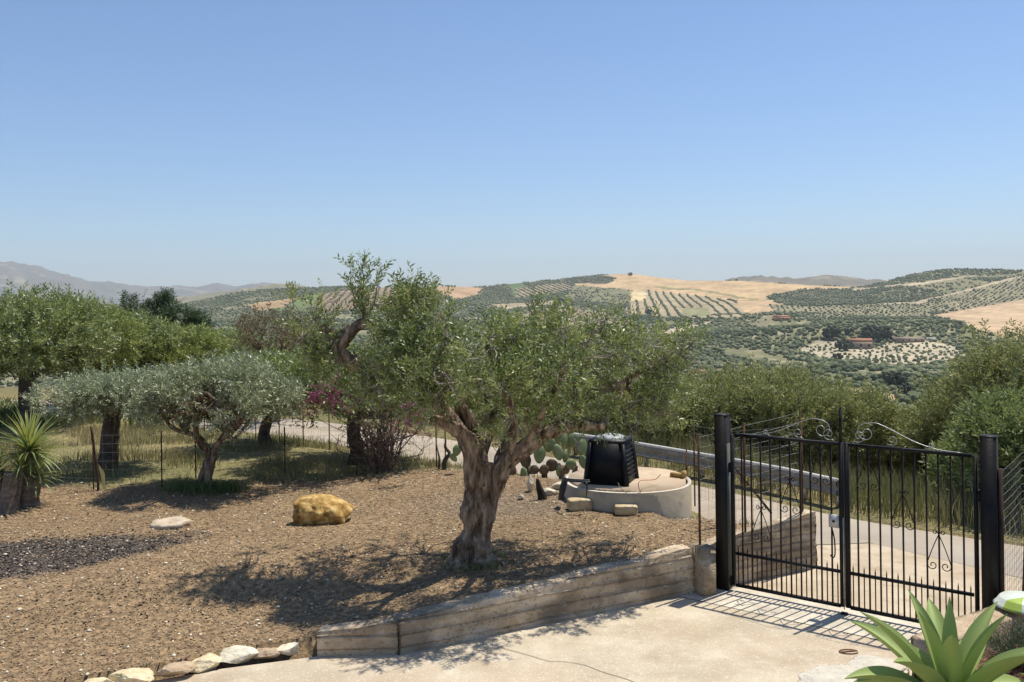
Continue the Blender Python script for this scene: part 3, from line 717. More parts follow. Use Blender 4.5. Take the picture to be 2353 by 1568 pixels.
mb.tube(rr_, [.009]*len(rr_), 5); part('crack', mb, dk, rw)

# ------------------------------------------------------------------ gate
black = mat('gate_black_paint', [(.006, .006, .007), (.012, .011, .011), (.02, .016, .014)], scale=9, rough=.5, spec=.22, bump=.12)
worn = mat('weathered_black_iron', [(.012, .007, .006), (.026, .014, .010), (.04, .024, .018)], scale=12, rough=.55, spec=.25)
green_grey = mat('post_side_tone', [(.05, .06, .052), (.09, .10, .085), (.12, .125, .11)], scale=6, rough=.6)
steel = mat('galvanised_steel', [(.34, .34, .33), (.48, .48, .47), (.58, .58, .56)], scale=9, rough=.42, metallic=.75, spec=.5)
gray_plate = mat('lock_plate_metal', [(.42, .42, .41), (.6, .6, .58)], scale=20, rough=.5, metallic=.2)
GA = atan2(gd[1], gd[0]); LG = float(np.linalg.norm(PR-PL))
def post(name, label, u, h, zb=-.1):
    x, y = gp(u, 0); t = thing(name, label, 'gate post', (x, y, 0), GA, 'square posts of the driveway gate')
    m1 = MB(); m1.box((0, 0, (h+zb)/2), (.15, .15, h-zb)); part('shaft', m1, black, t)
    m1 = MB(); m1.box((0, 0, h+.006), (.158, .158, .016)); part('cap', m1, black, t)
    m1 = MB(); s_ = 1 if u < 1 else -1; m1.box((s_*.0765, 0, 1.0), (.004, .10, 1.7)); part('side_face', m1, green_grey, t)  # thin overlay on one face, lighter and greener than the black shaft
    m1 = MB()
    for z in (.12, 1.55): m1.tube([(s_*.10, 0, z-.06), (s_*.10, 0, z+.06)], [.022, .022], 10)
    part('hinge', m1, black, t)
    return t
post('gate_post', 'black square steel gate post standing at the stub pillar of the long wall', 0, 2.20)
post('gate_post', 'black square steel gate post beside the planter with the white and green tub', LG, 2.18)
def spiral(c, r0, turns, a0, sgn, n=22, rend=.25):
    out = []
    for i in range(n):
        t = i/(n-1); a = a0+sgn*turns*2*pi*t; r = r0*(1-(1-rend)*t); out.append((c[0]+r*cos(a), c[1]+r*sin(a)))
    return out
def leaf(side):
    """gate leaf in its own frame: x from its hinge to the meeting stile, z up"""
    nm = 'left' if side < 0 else 'right'
    if side < 0: loc = (*gp(.115, 0), 0); rz = GA; lab = 'left leaf of the black wrought-iron gate, carrying the pale square lock plate'
    else: loc = (*gp(LG-.115, 0), 0); rz = GA+pi; lab = 'right leaf of the black wrought-iron gate, with two dark scroll ornaments seen against the road'
    t = thing('gate_leaf', lab, 'gate leaf', loc, rz, 'leaves of the double driveway gate')
    W = LG/2-.115-.012; N_ = 11; g = (W-.03)/N_; zb, zt, zm = .075, 1.965, .475; fl = 1 if side < 0 else -1
    def P3(x, z, y=0): return (x, y*fl, z)
    mm = MB(); mm.box(P3(.015, (zb+zt)/2), (.04, .04, zt-zb)); part('hinge_stile', mm, black, t)
    mm = MB(); mm.box(P3(W-.02, (zb+zt)/2+.01), (.05, .045, zt-zb+.03)); part('meeting_stile', mm, black, t)
    mm = MB(); mm.box(P3(W/2, zt), (W-.09, .036, .036)); part('top_rail', mm, black, t)
    mm = MB(); mm.box(P3(W/2, zm), (W-.09, .036, .032)); part('middle_rail', mm, black, t)
    mm = MB(); mm.box(P3(W/2, zb), (W-.09, .036, .036)); part('bottom_rail', mm, black, t)
    bme = MB(); bme.box((0, 0, (zb+zt)/2), (.017, .017, zt-zb-.036)); bme = bme.me('bar')
    bme.materials.append(worn)
    for i in range(1, N_): link('bar', bme, parent=t, loc=P3(.015+g*i, 0))
    sme = MB(); sme.box((0, 0, .27), (.011, .011, .40)); sme.box((0, 0, .50), (.012, .012, .06)); sme.box((0, 0, .555), (.012, .012, .05), taper=.1); sme = sme.me('spike'); sme.materials.append(worn)
    for i in range(N_): link('spike', sme, parent=t, loc=P3(.015+g*(i+.5), .0-.0))
    # three pointed scroll ornaments stepping up towards the middle
    for bi, za in ((3, 1.075), (6, 1.47), (9, 1.86)):
        x0 = .015+g*bi; mo = MB()
        for s_ in (-1, 1):
            leg = [(x0, za), (x0+s_*g*.5, za-.15), (x0+s_*g*.96, za-.315)]
            bot = spiral((x0+s_*g*.55, za-.345), g*.43, 1.15, -.05 if s_ > 0 else pi+.05, -s_, 20, .22)
            pts = crom([(a, b) for a, b in leg], 4).tolist()+[tuple(q) for q in bot]
            mo.tube([P3(a, b, -.012) for a, b in pts], [.0055]*len(pts), 5)
            top = [(x0, za-.01), (x0+s_*.015, za+.02)]+spiral((x0+s_*.036, za+.02), .027, .95, pi/2, -s_, 12, .35)
            mo.tube([P3(a, b, -.012) for a, b in top], [.0048]*len(top), 5)
        part('scroll_ornament', mo, black, t)
    # crest: a long curve that rises to the middle and rolls up, with two small scrolls below
    if True:
        mc = MB()
        cv = [(.10*W, zt+.02), (.28*W, zt+.035), (.45*W, zt+.10), (.62*W, zt+.21), (.74*W, zt+.275), (.82*W, zt+.265)]
        ce = spiral((.825*W, zt+.155), .11, 1.25, pi/2, -1, 26, .25)
        pts = crom(cv, 5).tolist()[:-3]+[tuple(q) for q in ce]
        mc.tube([P3(a, b) for a, b in pts], [.0042]*len(pts), 6); part('crest_curve', mc, steel, t)
        for xs, rs in ((.885, .075), (.62, .060), (.33, .034)):
            ms_ = MB(); pts = [(xs*W+.07, zt+.02)]+spiral((xs*W, zt+.035+rs), rs, 1.2, -1.0, -1, 22, .3)
            ms_.tube([P3(a, b) for a, b in pts], [.0036]*len(pts), 6); part('crest_scroll', ms_, steel, t)
    if side < 0:
        mm = MB(); mm.box(P3(W-.105, 1.06, -.02), (.115, .03, .15)); lk = part('lock', mm, gray_plate, t)
        mm = MB(); mm.tube([P3(W-.105, 1.06, -.03), P3(W-.105, 1.06, -.052)], [.016, .014], 10); part('keyhole', mm, black, lk)
        mm = MB(); mm.box(P3(W-.02, 2.17), (.028, .028, .40)); mm.box(P3(W-.02, 2.39), (.022, .022, .06), taper=.2); part('finial', mm, black, t)
        mm = MB(); mm.box(P3(W+.004, .58, -.030), (.010, .010, 1.06)); part('drop_bolt', mm, steel, t)
        mm = MB(); pts = crom([(W-.13, .99), (W-.10, .85), (W-.095, .68), (W-.12, .63), (W-.15, .66)], 5); mm.tube([P3(a, b, -.03) for a, b in pts], [.008]*len(pts), 6); part('handle', mm, black, t)
    return t
leaf(-1); leaf(1)

# ------------------------------------------------------------------ wire fences
rust = mat('rusty_iron', [(.03, .02, .015), (.075, .04, .025), (.13, .075, .045)], scale=14, rough=.9)
wire_m = mat('fence_wire', [(.20, .20, .19), (.34, .34, .32)], scale=20, rough=.5, metallic=.5)
def fence(name, label, pts, H, rows, step, pr=.013, wr=.002, m=rust, lean=None, group=None, zs=None, cols=True):
    t = thing(name, label, 'fence', (0, 0, 0), 0, group); G = [np.array((x, y, gz(x, y) if zs is None else zs[i])) for i, (x, y) in enumerate(pts)]
    for i, g in enumerate(G):
        q = MB(); l = (0, 0) if lean is None else lean[i]; q.tube([g-np.array((0, 0, .15)), g+np.array((l[0], l[1], H))], [pr, pr], 6); part('post', q, m, t)
    w = MB()
    for a, b in zip(G[:-1], G[1:]):
        L_ = np.linalg.norm(b-a)
        for k in range(rows):
            z = .04+(H-.08)*k/(rows-1); mid = (a+b)/2+np.array((0, 0, z-.008)); w.tube([a+np.array((0, 0, z)), mid, b+np.array((0, 0, z))], [wr]*3, 3, cap=False)
        if cols:
            n = int(L_/step)
            for k in range(1, n):
                p = a+(b-a)*k/n; w.tube([p+np.array((0, 0, .04)), p+np.array((0, 0, H-.04))], [wr*.8]*2, 3, cap=False)
    part('wire_mesh', w, wire_m, t, kind='stuff'); return t
fl = [(-14.5, 17.0), (-11, 16.2), at(215, 1128, .42), (-6.3, 15.55), at(450, 1100, .42), at(655, 1097, .42), at(820, 1088, .42), at(1024, 1078, .40)]
fence('wire_fence', 'wire mesh fence on rusty rods along the far edge of the garden', fl, 1.0, 7, .15, group='wire fences round the garden')
rl = [at(px, py, .42) for px, py in [(300, 985), (470, 988), (588, 1003), (642, 1010), (697, 1018), (757, 1030), (900, 1050), (1003, 1068)]]
fence('wire_fence', 'wire fence of thin dark posts along the pale road', [(p[0], p[1]) for p in rl], 1.15, 6, .2, group='wire fences round the garden')
cf = [at(1003, 1076, .38), (.3, 17.1), (1.9, 16.05), (2.95, 14.9)]
fence('wire_fence', 'wire fence passing behind the round cistern and the black bin', cf, 1.05, 6, .15, group='wire fences round the garden')
pcap = wp(UP, 0)
nf = [(3.02, 14.6), (3.3, 13.2), (3.95, 11.95)]
fence('wire_fence', 'wire fence on the garden edge seen through the left gate leaf', nf, 1.25, 10, .14, zs=[.35, .45, .72], group='wire fences round the garden')
fence('wire_fence', 'wire fence from the stub pillar to the left gate post', [pcap, (3.0, 11.35), (3.9, 11.85)], 1.42, 11, .14, zs=[.56, .64, .74], pr=.015, group='wire fences round the garden')
q = thing('fence_brace', 'slanting dark iron stay against the fence just behind the left gate post', 'stay'); m1 = MB(); m1.tube([(2.72, 11.9, 1.75), (3.55, 12.05, .70)], [.017, .017], 6); part('rod', m1, rust, q)
gf = [gp(LG+.10, .02), (5.83, 10.0), (7.2, 10.7)]
fence('chain_link_fence', 'rusty chain-link fence to the right of the right gate post above the road', gf, 1.75, 20, .09, pr=.03, m=mat('dark_rusty_post', [(.03, .02, .016), (.07, .045, .03)], scale=9), zs=[.1, .15, .2], lean=[(0, 0), (.09, 0), (0, 0)])

# ------------------------------------------------------------------ guard rail
rail_m = mat('shaded_rail_face', [(.17, .165, .15), (.24, .23, .21), (.32, .30, .27)], scale=7, rough=.6, metallic=0, spec=.3)  # beam colour darkened to stand for the shaded face
t = thing('guard_rail', 'grey steel guard rail with its sunlit top edge painted pale on the far side of the road', 'guard rail')
gr_ = [(1.35, 19.55), (1.75, 19.2), (2.75, 18.35), (4.7, 16.35), (5.6, 15.1)]
gr_ = crom([(x, y, float(pz(x, y))) for x, y in gr_], 4)
prof = [(0, .38), (.04, .41), (.04, .45), (0, .48), (0, .53), (.04, .56), (.045, .61), (.0, .645), (-.07, .66), (-.07, .38)]
V = []
for i, p in enumerate(gr_):
    d = gr_[min(i+1, len(gr_)-1)]-gr_[max(i-1, 0)]; nn = np.array((-d[1], d[0])); nn /= np.linalg.norm(nn); nn = -nn
    for o, z in prof: V.append((p[0]+nn[0]*o, p[1]+nn[1]*o, p[2]+z-.17))
n = len(prof); i = np.arange(len(gr_)-1)[:, None]*n; j = np.arange(n)[None, :]
mb = MB(); mb.add(V, np.stack([i+j, i+(j+1) % n, i+n+(j+1) % n, i+n+j], -1).reshape(-1, 4)); part('beam', mb, rail_m, t)
q = MB(); q.tube([(p[0], p[1], p[2]+.49) for p in gr_], [.032]*len(gr_), 6); part('sunlit_edge', q, mat('sunlit_rail_top', [(.55, .54, .50), (.70, .69, .66)], scale=6, rough=.6), t)  # pale tube added along the top, sunlight put into its colour
for i in range(0, len(gr_), 2):
    p = gr_[i]; q = MB(); q.box((p[0]+.05, p[1]+.08, p[2]+.12), (.08, .06, .60)); part('post', q, steel, t)

# ------------------------------------------------------------------ cistern with the compost bin
render_m = mat('cistern_render', [(.36, .31, .23), (.45, .395, .30), (.53, .475, .375)], scale=2.5, detail=12, rough=.9, bump=.3, noise2=[(1.2, (.42, .32, .19), .52, .68, .6), (6, (.26, .23, .18), .58, .72, .6)])
slab_m = mat('cistern_slab', [(.42, .31, .20), (.54, .42, .29), (.62, .50, .37)], scale=3, detail=12, rough=.95, bump=.4, noise2=[(1.5, (.33, .24, .16), .5, .7, .6)])
CC = np.array((1.86, 14.35)); CR = 1.04; zt_ = .78
t = thing('cistern', 'round rendered concrete cistern half sunk in the garden, the black bin standing on its slab', 'cistern', (CC[0], CC[1], .3))
def ring(prof, n, m, nm, a0=0, a1=2*pi):
    V = []; 
    for k in range(n+1):
        a = a0+(a1-a0)*k/n; j_ = 1+.004*sin(a*7)
        for r, z in prof: V.append((r*cos(a)*j_, r*sin(a)*j_, z+.006*sin(3*a)))
    k = len(prof); i = np.arange(n)[:, None]*k; j = np.arange(k-1)[None, :]
    q = MB(); q.add(V, np.stack([i+j, i+k+j, i+k+j+1, i+j+1], -1).reshape(-1, 4)); return part(nm, q, m, t, True)
ring([(CR, -.4), (CR, .40), (CR-.01, .415)], 72, render_m, 'wall')
ring([(CR-.004, .413), (CR-.055, .418), (CR-.06, .40)], 72, mat('cistern_rim', [(.50, .45, .36), (.66, .60, .50)], scale=6, rough=.9), 'rim')
q = MB(); a_ = np.arange(64)*2*pi/64; rr0 = (CR-.075)*(1+.012*np.sin(a_*5)+.008*np.sin(a_*11))
for zz in (.38, .452): pass
q.add(np.concatenate([np.stack([rr0*np.cos(a_), rr0*np.sin(a_), a_*0+.36], 1), np.stack([(rr0-.005)*np.cos(a_), (rr0-.005)*np.sin(a_), a_*0+.452+.006*np.sin(a_*3)], 1), [(0, 0, .465)]]),
      [(i, (i+1) % 64, 64+(i+1) % 64, 64+i) for i in range(64)], [(64+i, 64+(i+1) % 64, 128) for i in range(64)])
part('slab', q, slab_m, t)
top_z = .3+.465
plank_m = mat('yellow_wood', [(.30, .19, .06), (.45, .30, .11)], scale=6, rough=.8)
x, y = atd(1562, 1107, 14.3)[:2]
q = thing('wood_offcut', 'short yellowish wood offcut lying on the right edge of the cistern', 'wood', (x-.03, y, top_z-.01)); m1 = MB(); m1.box((0, 0, .035), (.24, .09, .06), Matrix.Rotation(-.5, 4, 'Z')); part('block', m1, plank_m, q)
m1 = MB(); m1.box((.09, -.06, .06), (.05, .10, .10), Matrix.Rotation(-.6, 4, 'Z')); part('block', m1, plank_m, q)
# stones in front
lime = mat('tuff_stone', [(.34, .25, .13), (.52, .42, .26), (.64, .55, .38)], scale=7, detail=12, rough=.95, bump=.8, bscale=18, noise2=[(9, (.22, .15, .08), .58, .7, .7)])
def block_mesh(nm, sz, seed, m):
    V, F = ICO[4]; V = np.sign(V)*np.abs(V)**.28; V = V/np.abs(V).max(0); V = V*(1+.10*(fbm3(V*2+seed, 3, seed)-.5))[:, None]; V = V*np.array(sz)/2
    V, F = V, F
    me = mesh(nm, V, None, F, True); me.materials.append(m); return me
for nm_, lab, px, py, sz, sd_, rz in (('stone_block', 'rough tuff block leaning on the cistern wall below the bin', 1334, 1166, (.37, .22, .18), 4, .15), ('stone_block', 'paler smooth-edged tuff block at the foot of the cistern, nearer the gate', 1437, 1172, (.34, .20, .14), 9, -.05)):
    x, y = at(px, py, .43); y -= .22 if px > 1400 else .10; x -= .02; o = thing(nm_, lab, 'stone', (x, y, .44+sz[2]*.35), rz, 'tuff blocks at the cistern', block_mesh(nm_, sz, sd_, lime))
# black compost bin
plastic = mat('black_plastic', [(.004, .005, .007), (.007, .009, .014)], scale=5, rough=.5, spec=.25)
lid_m = mat('bin_lid_plastic', [(.02, .024, .035), (.05, .055, .07)], scale=5, rough=.25, spec=.7)
bx, by = atd(1405, 1110, 14.05)[:2]
t = thing('compost_bin', 'black tapered plastic compost bin with slatted sides standing on the round cistern', 'compost bin', (bx, by, top_z-.01), radians(-22))
wb, wt, hb = .66, .53, .66
def side_pts(s, z, o=0):
    w = (wb+(wt-wb)*z/hb)/2+o; return w
for k, nm_ in enumerate(('side_panel',)*4):
    a = k*pi/2; Mr = Matrix.Rotation(a, 4, 'Z'); q = MB()
    V = []; z0 = .12 if k == 3 else .0
    for z in (z0, hb):
        w = side_pts(0, z); 
        for s_ in (-1, 1): V.append((s_*w, -w, z))
        for s_ in (-1, 1): V.append((s_*w, -w+.015, z))
    V = np.array([Mr @ Vector(v) for v in V]); q.add(V, [(0, 1, 5, 4), (2, 6, 7, 3), (0, 4, 6, 2), (1, 3, 7, 5), (4, 5, 7, 6), (0, 2, 3, 1)])
    pn = part('side_panel', q, plastic, t)
    for r_ in (range(8) if k in (1, 3) else range(0)):
        z = .10+r_*.068; w = side_pts(0, z); q = MB(); c_ = Mr @ Vector((0, -w-.006, z)); q.box(c_, (w*1.62, .022, .030), Mr @ Matrix.Rotation(.35, 4, 'X')); part('slat', q, plastic, pn)
for s1 in (-1, 1):
    for s2 in (-1, 1):
        q = MB(); w0, w1 = wb/2, wt/2; q.tube([(s1*w0, s2*w0, 0), (s1*w1, s2*w1, hb)], [.048, .044], 4, twist=0); part('corner_post', q, plastic, t)
q = MB(); q.box((0, 0, hb+.02), (wt+.07, wt+.07, .05), taper=.94); lid = part('lid', q, plastic, t)
q = MB(); pr_ = [(.235, hb+.045), (.225, hb+.07), (.17, hb+.092), (.09, hb+.10), (.0, hb+.102)]
V = [(r*cos(a), r*sin(a), z) for r, z in pr_ for a in np.arange(24)*2*pi/24]; i = np.arange(4)[:, None]*24; j = np.arange(24)[None, :]
q.add(V, np.stack([i+j, i+(j+1) % 24, i+24+(j+1) % 24, i+24+j], -1).reshape(-1, 4)); part('lid_dome', q, mat('pale_lid_top', [(.28, .30, .30), (.45, .47, .46)], scale=9, rough=.45), lid, True)
# black sheeting hung over the left edge of the cistern
sheet_m = mat('black_sheeting', [(.012, .012, .014), (.03, .03, .033)], scale=8, rough=.45, spec=.5)
t = thing('black_sheeting', 'strip of black plastic sheeting draped over the left edge of the cistern', 'plastic sheet')
q = MB(); P_ = [atd(px, py, d) for px, py, d in ((1282, 1150, 13.75), (1286, 1120, 13.72), (1293, 1096, 13.72), (1302, 1104, 13.60), (1296, 1130, 13.62), (1290, 1150, 13.66))]
q.add([p for p in P_]+[(p[0]+.03, p[1]+.06, p[2]) for p in P_], [(0, 1, 4, 5), (1, 2, 3, 4), (6, 11, 10, 7), (7, 10, 9, 8), (0, 6, 7, 1), (5, 4, 10, 11), (4, 3, 9, 10), (1, 7, 8, 2), (2, 8, 9, 3)]); part('flap', q, sheet_m, t)
q = MB(); ed = crom([atd(px, py, d) for px, py, d in ((1296, 1103, 13.60), (1312, 1106, 13.42), (1335, 1107, 13.33), (1356, 1108, 13.30))], 4); q.tube(ed, [.016]*len(ed), 6); q.tube(ed+np.array((0, .03, .02)), [.012]*len(ed), 6); part('fold', q, sheet_m, t)
q = MB(); ed = [atd(1347, 1108, 13.3), atd(1349, 1122, 13.28), atd(1347, 1146, 13.27)]; q.tube(ed, [.02, .012, .006], 5); part('tail', q, sheet_m, t)
cord_m = mat('red_twine', [(.35, .08, .07), (.5, .14, .12)], scale=9, rough=.8); ycord = mat('tan_twine', [(.35, .27, .15), (.45, .36, .2)], scale=9, rough=.8)
for nm_, lab, pts, m_ in (('twine', 'red twine hanging down the front of the cistern', [(1518, 1090), (1505, 1102), (1470, 1106), (1380+90, 1128), (1440+48, 1160), (1492, 1168)], cord_m),
                   ('twine', 'tan twine hanging slantwise down the cistern wall from the bin', [(1420, 1110), (1427, 1122), (1452, 1142), (1484, 1164)], ycord)):
    q = MB(); c_ = crom([atd(px, py, 13.34-.0*(i)+(.35 if (py < 1104 and m_ is cord_m) else 0)) for i, (px, py) in enumerate(pts)], 5); q.tube(c_, [.0055]*len(c_), 5); o = thing(nm_, lab, 'twine', me=q.me(nm_), m=m_)

# ------------------------------------------------------------------ garden stones
gold = mat('golden_sandstone', [(.17, .085, .02), (.42, .255, .075), (.66, .47, .20)], scale=8, detail=14, rough=.9, bump=1.0, bscale=9, contrast=(.34, .64), noise2=[(5, (.18, .08, .015), .56, .68, .8)])
x, y = at(735, 1207, .40)
import bmesh
bm = bmesh.new()
for p_ in ((-.44, -.2, .40), (-.40, .2, .44), (-.24, -.1, .49), (.12, 0, .47), (.15, .25, .46), (-.1, .28, .48), (.36, -.05, .35), (.50, .05, .22), (.45, .25, .2), (.32, -.27, .12), (.36, -.18, .0), (-.1, -.24, 0), (-.40, -.22, .0), (-.44, .1, 0), (.2, .3, 0), (-.47, -.18, .16), (.05, -.31, .24), (-.36, -.27, .28), (.2, -.26, .30)): bm.verts.new(p_)
h_ = bmesh.ops.convex_hull(bm, input=bm.verts[:]); bmesh.ops.delete(bm, geom=[v for v in h_['geom_interior'] if isinstance(v, bmesh.types.BMVert)], context='VERTS')
for _ in range(4): bmesh.ops.subdivide_edges(bm, edges=[e_ for e_ in bm.edges if e_.calc_length() > .045], cuts=1, use_grid_fill=False); bmesh.ops.triangulate(bm, faces=bm.faces[:])
for _ in range(2): bmesh.ops.smooth_vert(bm, verts=bm.verts[:], factor=.5, use_axis_x=True, use_axis_y=True, use_axis_z=True)
W = np.array([v.co[:] for v in bm.verts]); F = np.array([[v.index for v in f.verts] for f in bm.faces]); bm.free()
cc_ = W-np.array((0, 0, .22)); nr_ = cc_/(np.linalg.norm(cc_, axis=1)[:, None]+1e-6)
W = W+nr_*((fbm3(W*4.5+3, 4, 5)-.5)[:, None]*.07)-nr_*(np.clip(.10-np.abs(fbm3(W*5+9, 3, 7)-.5), 0, 1)[:, None]*.45)*.42+nr_*((fbm3(W*16, 3, 8)-.5)[:, None]*.05)
o = thing('boulder', 'golden-yellow pitted sandstone boulder lying in the middle of the brown garden', 'boulder', (x, y+.20, gz(x, y)-.02), .0, me=mesh('boulder', W*np.array((.94, .92, .82)), None, F, True), m=gold)
# old round stone with a hollow
white_st = mat('pale_limestone', [(.44, .36, .26), (.62, .55, .42), (.72, .66, .54)], scale=6, detail=12, rough=.9, bump=.6, bscale=20, noise2=[(4, (.40, .25, .14), .55, .7, .5)])
x, y = at(391, 1208, .40); q = MB(); V = []
pr_ = [(.265, -.05), (.285, -.01), (.272, .016), (.20, .022), (.11, .016), (.075, -.012), (.02, -.014)]
for k, (r, z) in enumerate(pr_):
    for j_ in range(30):
        a = j_*2*pi/30; f = 1+.05*sin(3*a+1)+.03*sin(7*a); V.append((r*cos(a)*f, r*sin(a)*f, z+.008*sin(4*a+k)))
i = np.arange(len(pr_)-1)[:, None]*30; j = np.arange(30)[None, :]
q.add(V, np.stack([i+j, i+(j+1) % 30, i+30+(j+1) % 30, i+30+j], -1).reshape(-1, 4)); thing('millstone', 'flat pale round stone with a hollow centre lying beside the dark gravel patch', 'stone', (x, y, gz(x, y)+.035), me=q.me('millstone', True), m=mat('millstone_rock', [(.36, .28, .19), (.50, .41, .30), (.60, .52, .40)], scale=7, rough=.95, bump=.8, bscale=22, noise2=[(5, (.30, .20, .12), .55, .7, .6)]))
# kerb stones where the garden meets the driveway
KS = [((699, 1484), (.15, .12, .12), 'small square pale stone touching the left end of the long wall', 'w'), ((663, 1500), (.24, .14, .13), 'block-like pinkish stone second from the end of the wall', 'w'), ((607, 1508), (.29, .17, .14), 'flat reddish stone in the kerb beside the big white slab', 'r'),
      ((536, 1518), (.42, .26, .20), 'largest white slab-like stone of the kerb row', 'w'), ((470, 1530), (.36, .24, .17), 'cream rounded stone left of the largest white slab', 'y'), ((392, 1550), (.40, .24, .16), 'low brownish stone in the middle of the kerb row', 'r'),
      ((303, 1565), (.40, .24, .15), 'pale yellow stone at the bottom edge of the picture', 'y'), ((225, 1580), (.30, .2, .13), 'yellow stone ending the kerb row at the lower left', 'y')]
stm = {'w': mat('white_kerb_stone', [(.52, .45, .32), (.72, .66, .50), (.80, .76, .62)], scale=7, detail=12, rough=.9, bump=.8, bscale=18, noise2=[(5, (.42, .28, .12), .56, .7, .6)]),
       'y': mat('yellow_kerb_stone', [(.48, .38, .20), (.68, .57, .36), (.78, .70, .50)], scale=6, detail=12, rough=.9, bump=.8, bscale=18, noise2=[(6, (.34, .19, .08), .58, .7, .6)]),
       'r': mat('reddish_kerb_stone', [(.28, .19, .12), (.46, .35, .23), (.60, .49, .34)], scale=6, detail=12, rough=.9, bump=.8, bscale=18, noise2=[(6, (.28, .14, .07), .54, .7, .6)])}
for i, ((px, py), sz, lab, c_) in enumerate(KS):
    x, y = at(px, py+4, .02); V, F = ICO[4]; W, F = cut_rock(i+40, 13, 4, .10, .5, .85); W = W*np.array(sz)*np.array((.60, .55, .48))
    thing('kerb_stone', lab, 'stone', (x, y+.04, .06), radians(18)+random.uniform(-.2, .2), 'stones edging the garden', mesh('kerb_stone', W, None, F, True), stm[c_])
# ------------------------------------------------------------------ planter on the right
pw = mat('planter_concrete', [(.34, .25, .15), (.47, .36, .24), (.57, .46, .33)], scale=3, detail=14, rough=.95, bump=.4, bscale=40, speck=[(60, (.24, .17, .10), .85, .5)])
K0, K1 = (3.70, 8.17), (5.12, 9.05)
t = thing('planter_wall', 'low brown concrete wall edging the planted bed in front of the right gate leaf', 'wall')
wall_run('wall_section', (K1[0], K1[1]), (K0[0], K0[1]), .54, .50, .30, 21, t, pw, joints=(9,))
planter = [(3.62, 7.95), (3.35, 7.6), (2.75, 6.6), (2.6, 4.5), (9, 4), (9, 9.4), (5.3, 9.0), (4.9, 8.75)]
mulch = mat('bed_mulch', [(.05, .028, .018), (.16, .085, .05), (.30, .18, .11)], scale=16, detail=12, rough=.95, bump=1.0, bscale=30)
import bmesh
def raised(name, poly, m, z, amp):
    bm = bmesh.new(); bm.faces.new([bm.verts.new((x, y, 0)) for x, y in poly]); bmesh.ops.triangulate(bm, faces=bm.faces[:])
    for k in range(2):
        c0 = min(p[k] for p in poly); c1 = max(p[k] for p in poly); v = c0+.12
        while v < c1:
            co = [0, 0, 0]; co[k] = v; no = [0, 0, 0]; no[k] = 1
            bmesh.ops.bisect_plane(bm, geom=bm.verts[:]+bm.edges[:]+bm.faces[:], plane_co=co, plane_no=no); v += .12
    X = np.array([v.co.x for v in bm.verts]); Y = np.array([v.co.y for v in bm.verts]); d = dline(poly+[poly[0]], X, Y)
    Z = -.02+(z+(fbm2(X*3, Y*3, 3, 77)-.5)*amp)*sst(0, .25, d)
    for v, zz in zip(bm.verts, Z): v.co.z = zz
    for f in bm.faces:
        f.normal_update()
        if f.normal.z < 0: f.normal_flip()
    me = bpy.data.meshes.new(name); bm.to_mesh(me); bm.free(); return link(name, me, m, kind='structure')
raised('planting_bed', planter, mulch, .36, .10)
for i, (px, py, sz, lab) in enumerate(((1970, 1520, (.75, .5, .14), 'farther whitewashed stone edging the bed, beside the big agave'), (1895, 1560, (.9, .6, .14), 'nearer whitewashed stone edging the bed, at the bottom of the picture'))):
    x, y = at(px, py, .08); V, F = ICO[3]; W, F = cut_rock(i+60, 11, 4, .14, .45, .8); W = W*np.array(sz)*np.array((.62, .6, .34))
    thing('edging_stone', lab, 'stone', (x+.1, y-.05, .04), .6, 'white stones edging the bed', mesh('edging_stone', W, None, F, True), mat('whitewashed_stone', [(.46, .42, .34), (.62, .58, .49)], scale=9, rough=.9, bump=.7, noise2=[(4, (.40, .34, .26), .58, .7, .6)]) if i == 0 else bpy.data.materials['whitewashed_stone'])
# tub
tub_m = mat('white_enamel', [(.60, .64, .56), (.74, .78, .70)], scale=3, rough=.3, spec=.5)
tub_g = mat('lime_plastic', [(.33, .44, .07), (.42, .54, .12)], scale=3, rough=.35)
x, y = 5.10, 8.74
t = thing('washing_up_tub', 'upturned white and lime-green plastic tub at the foot of the right gate post', 'tub', (x, y, .555)); t.scale = (.86, .86, .8)
def lathe(pr, n, a0=0, a1=2*pi):
    V = [(r*cos(a), r*sin(a), z) for a in np.linspace(a0, a1, n+1) for r, z in pr]; k = len(pr); i = np.arange(n)[:, None]*k; j = np.arange(k-1)[None, :]
    q = MB(); q.add(V, np.stack([i+j, i+k+j, i+k+j+1, i+j+1], -1).reshape(-1, 4)); return q
part('bowl', lathe([(.315, 0), (.322, .012), (.30, .03), (.26, .095), (.245, .108), (.10, .112), (0, .112)], 40, radians(-125), radians(196)), tub_m, t, True)
part('coloured_side', lathe([(.315, 0), (.322, .012), (.30, .03), (.26, .095), (.245, .108), (.10, .112), (0, .112)], 12, radians(196), radians(235)), tub_g, t, True)
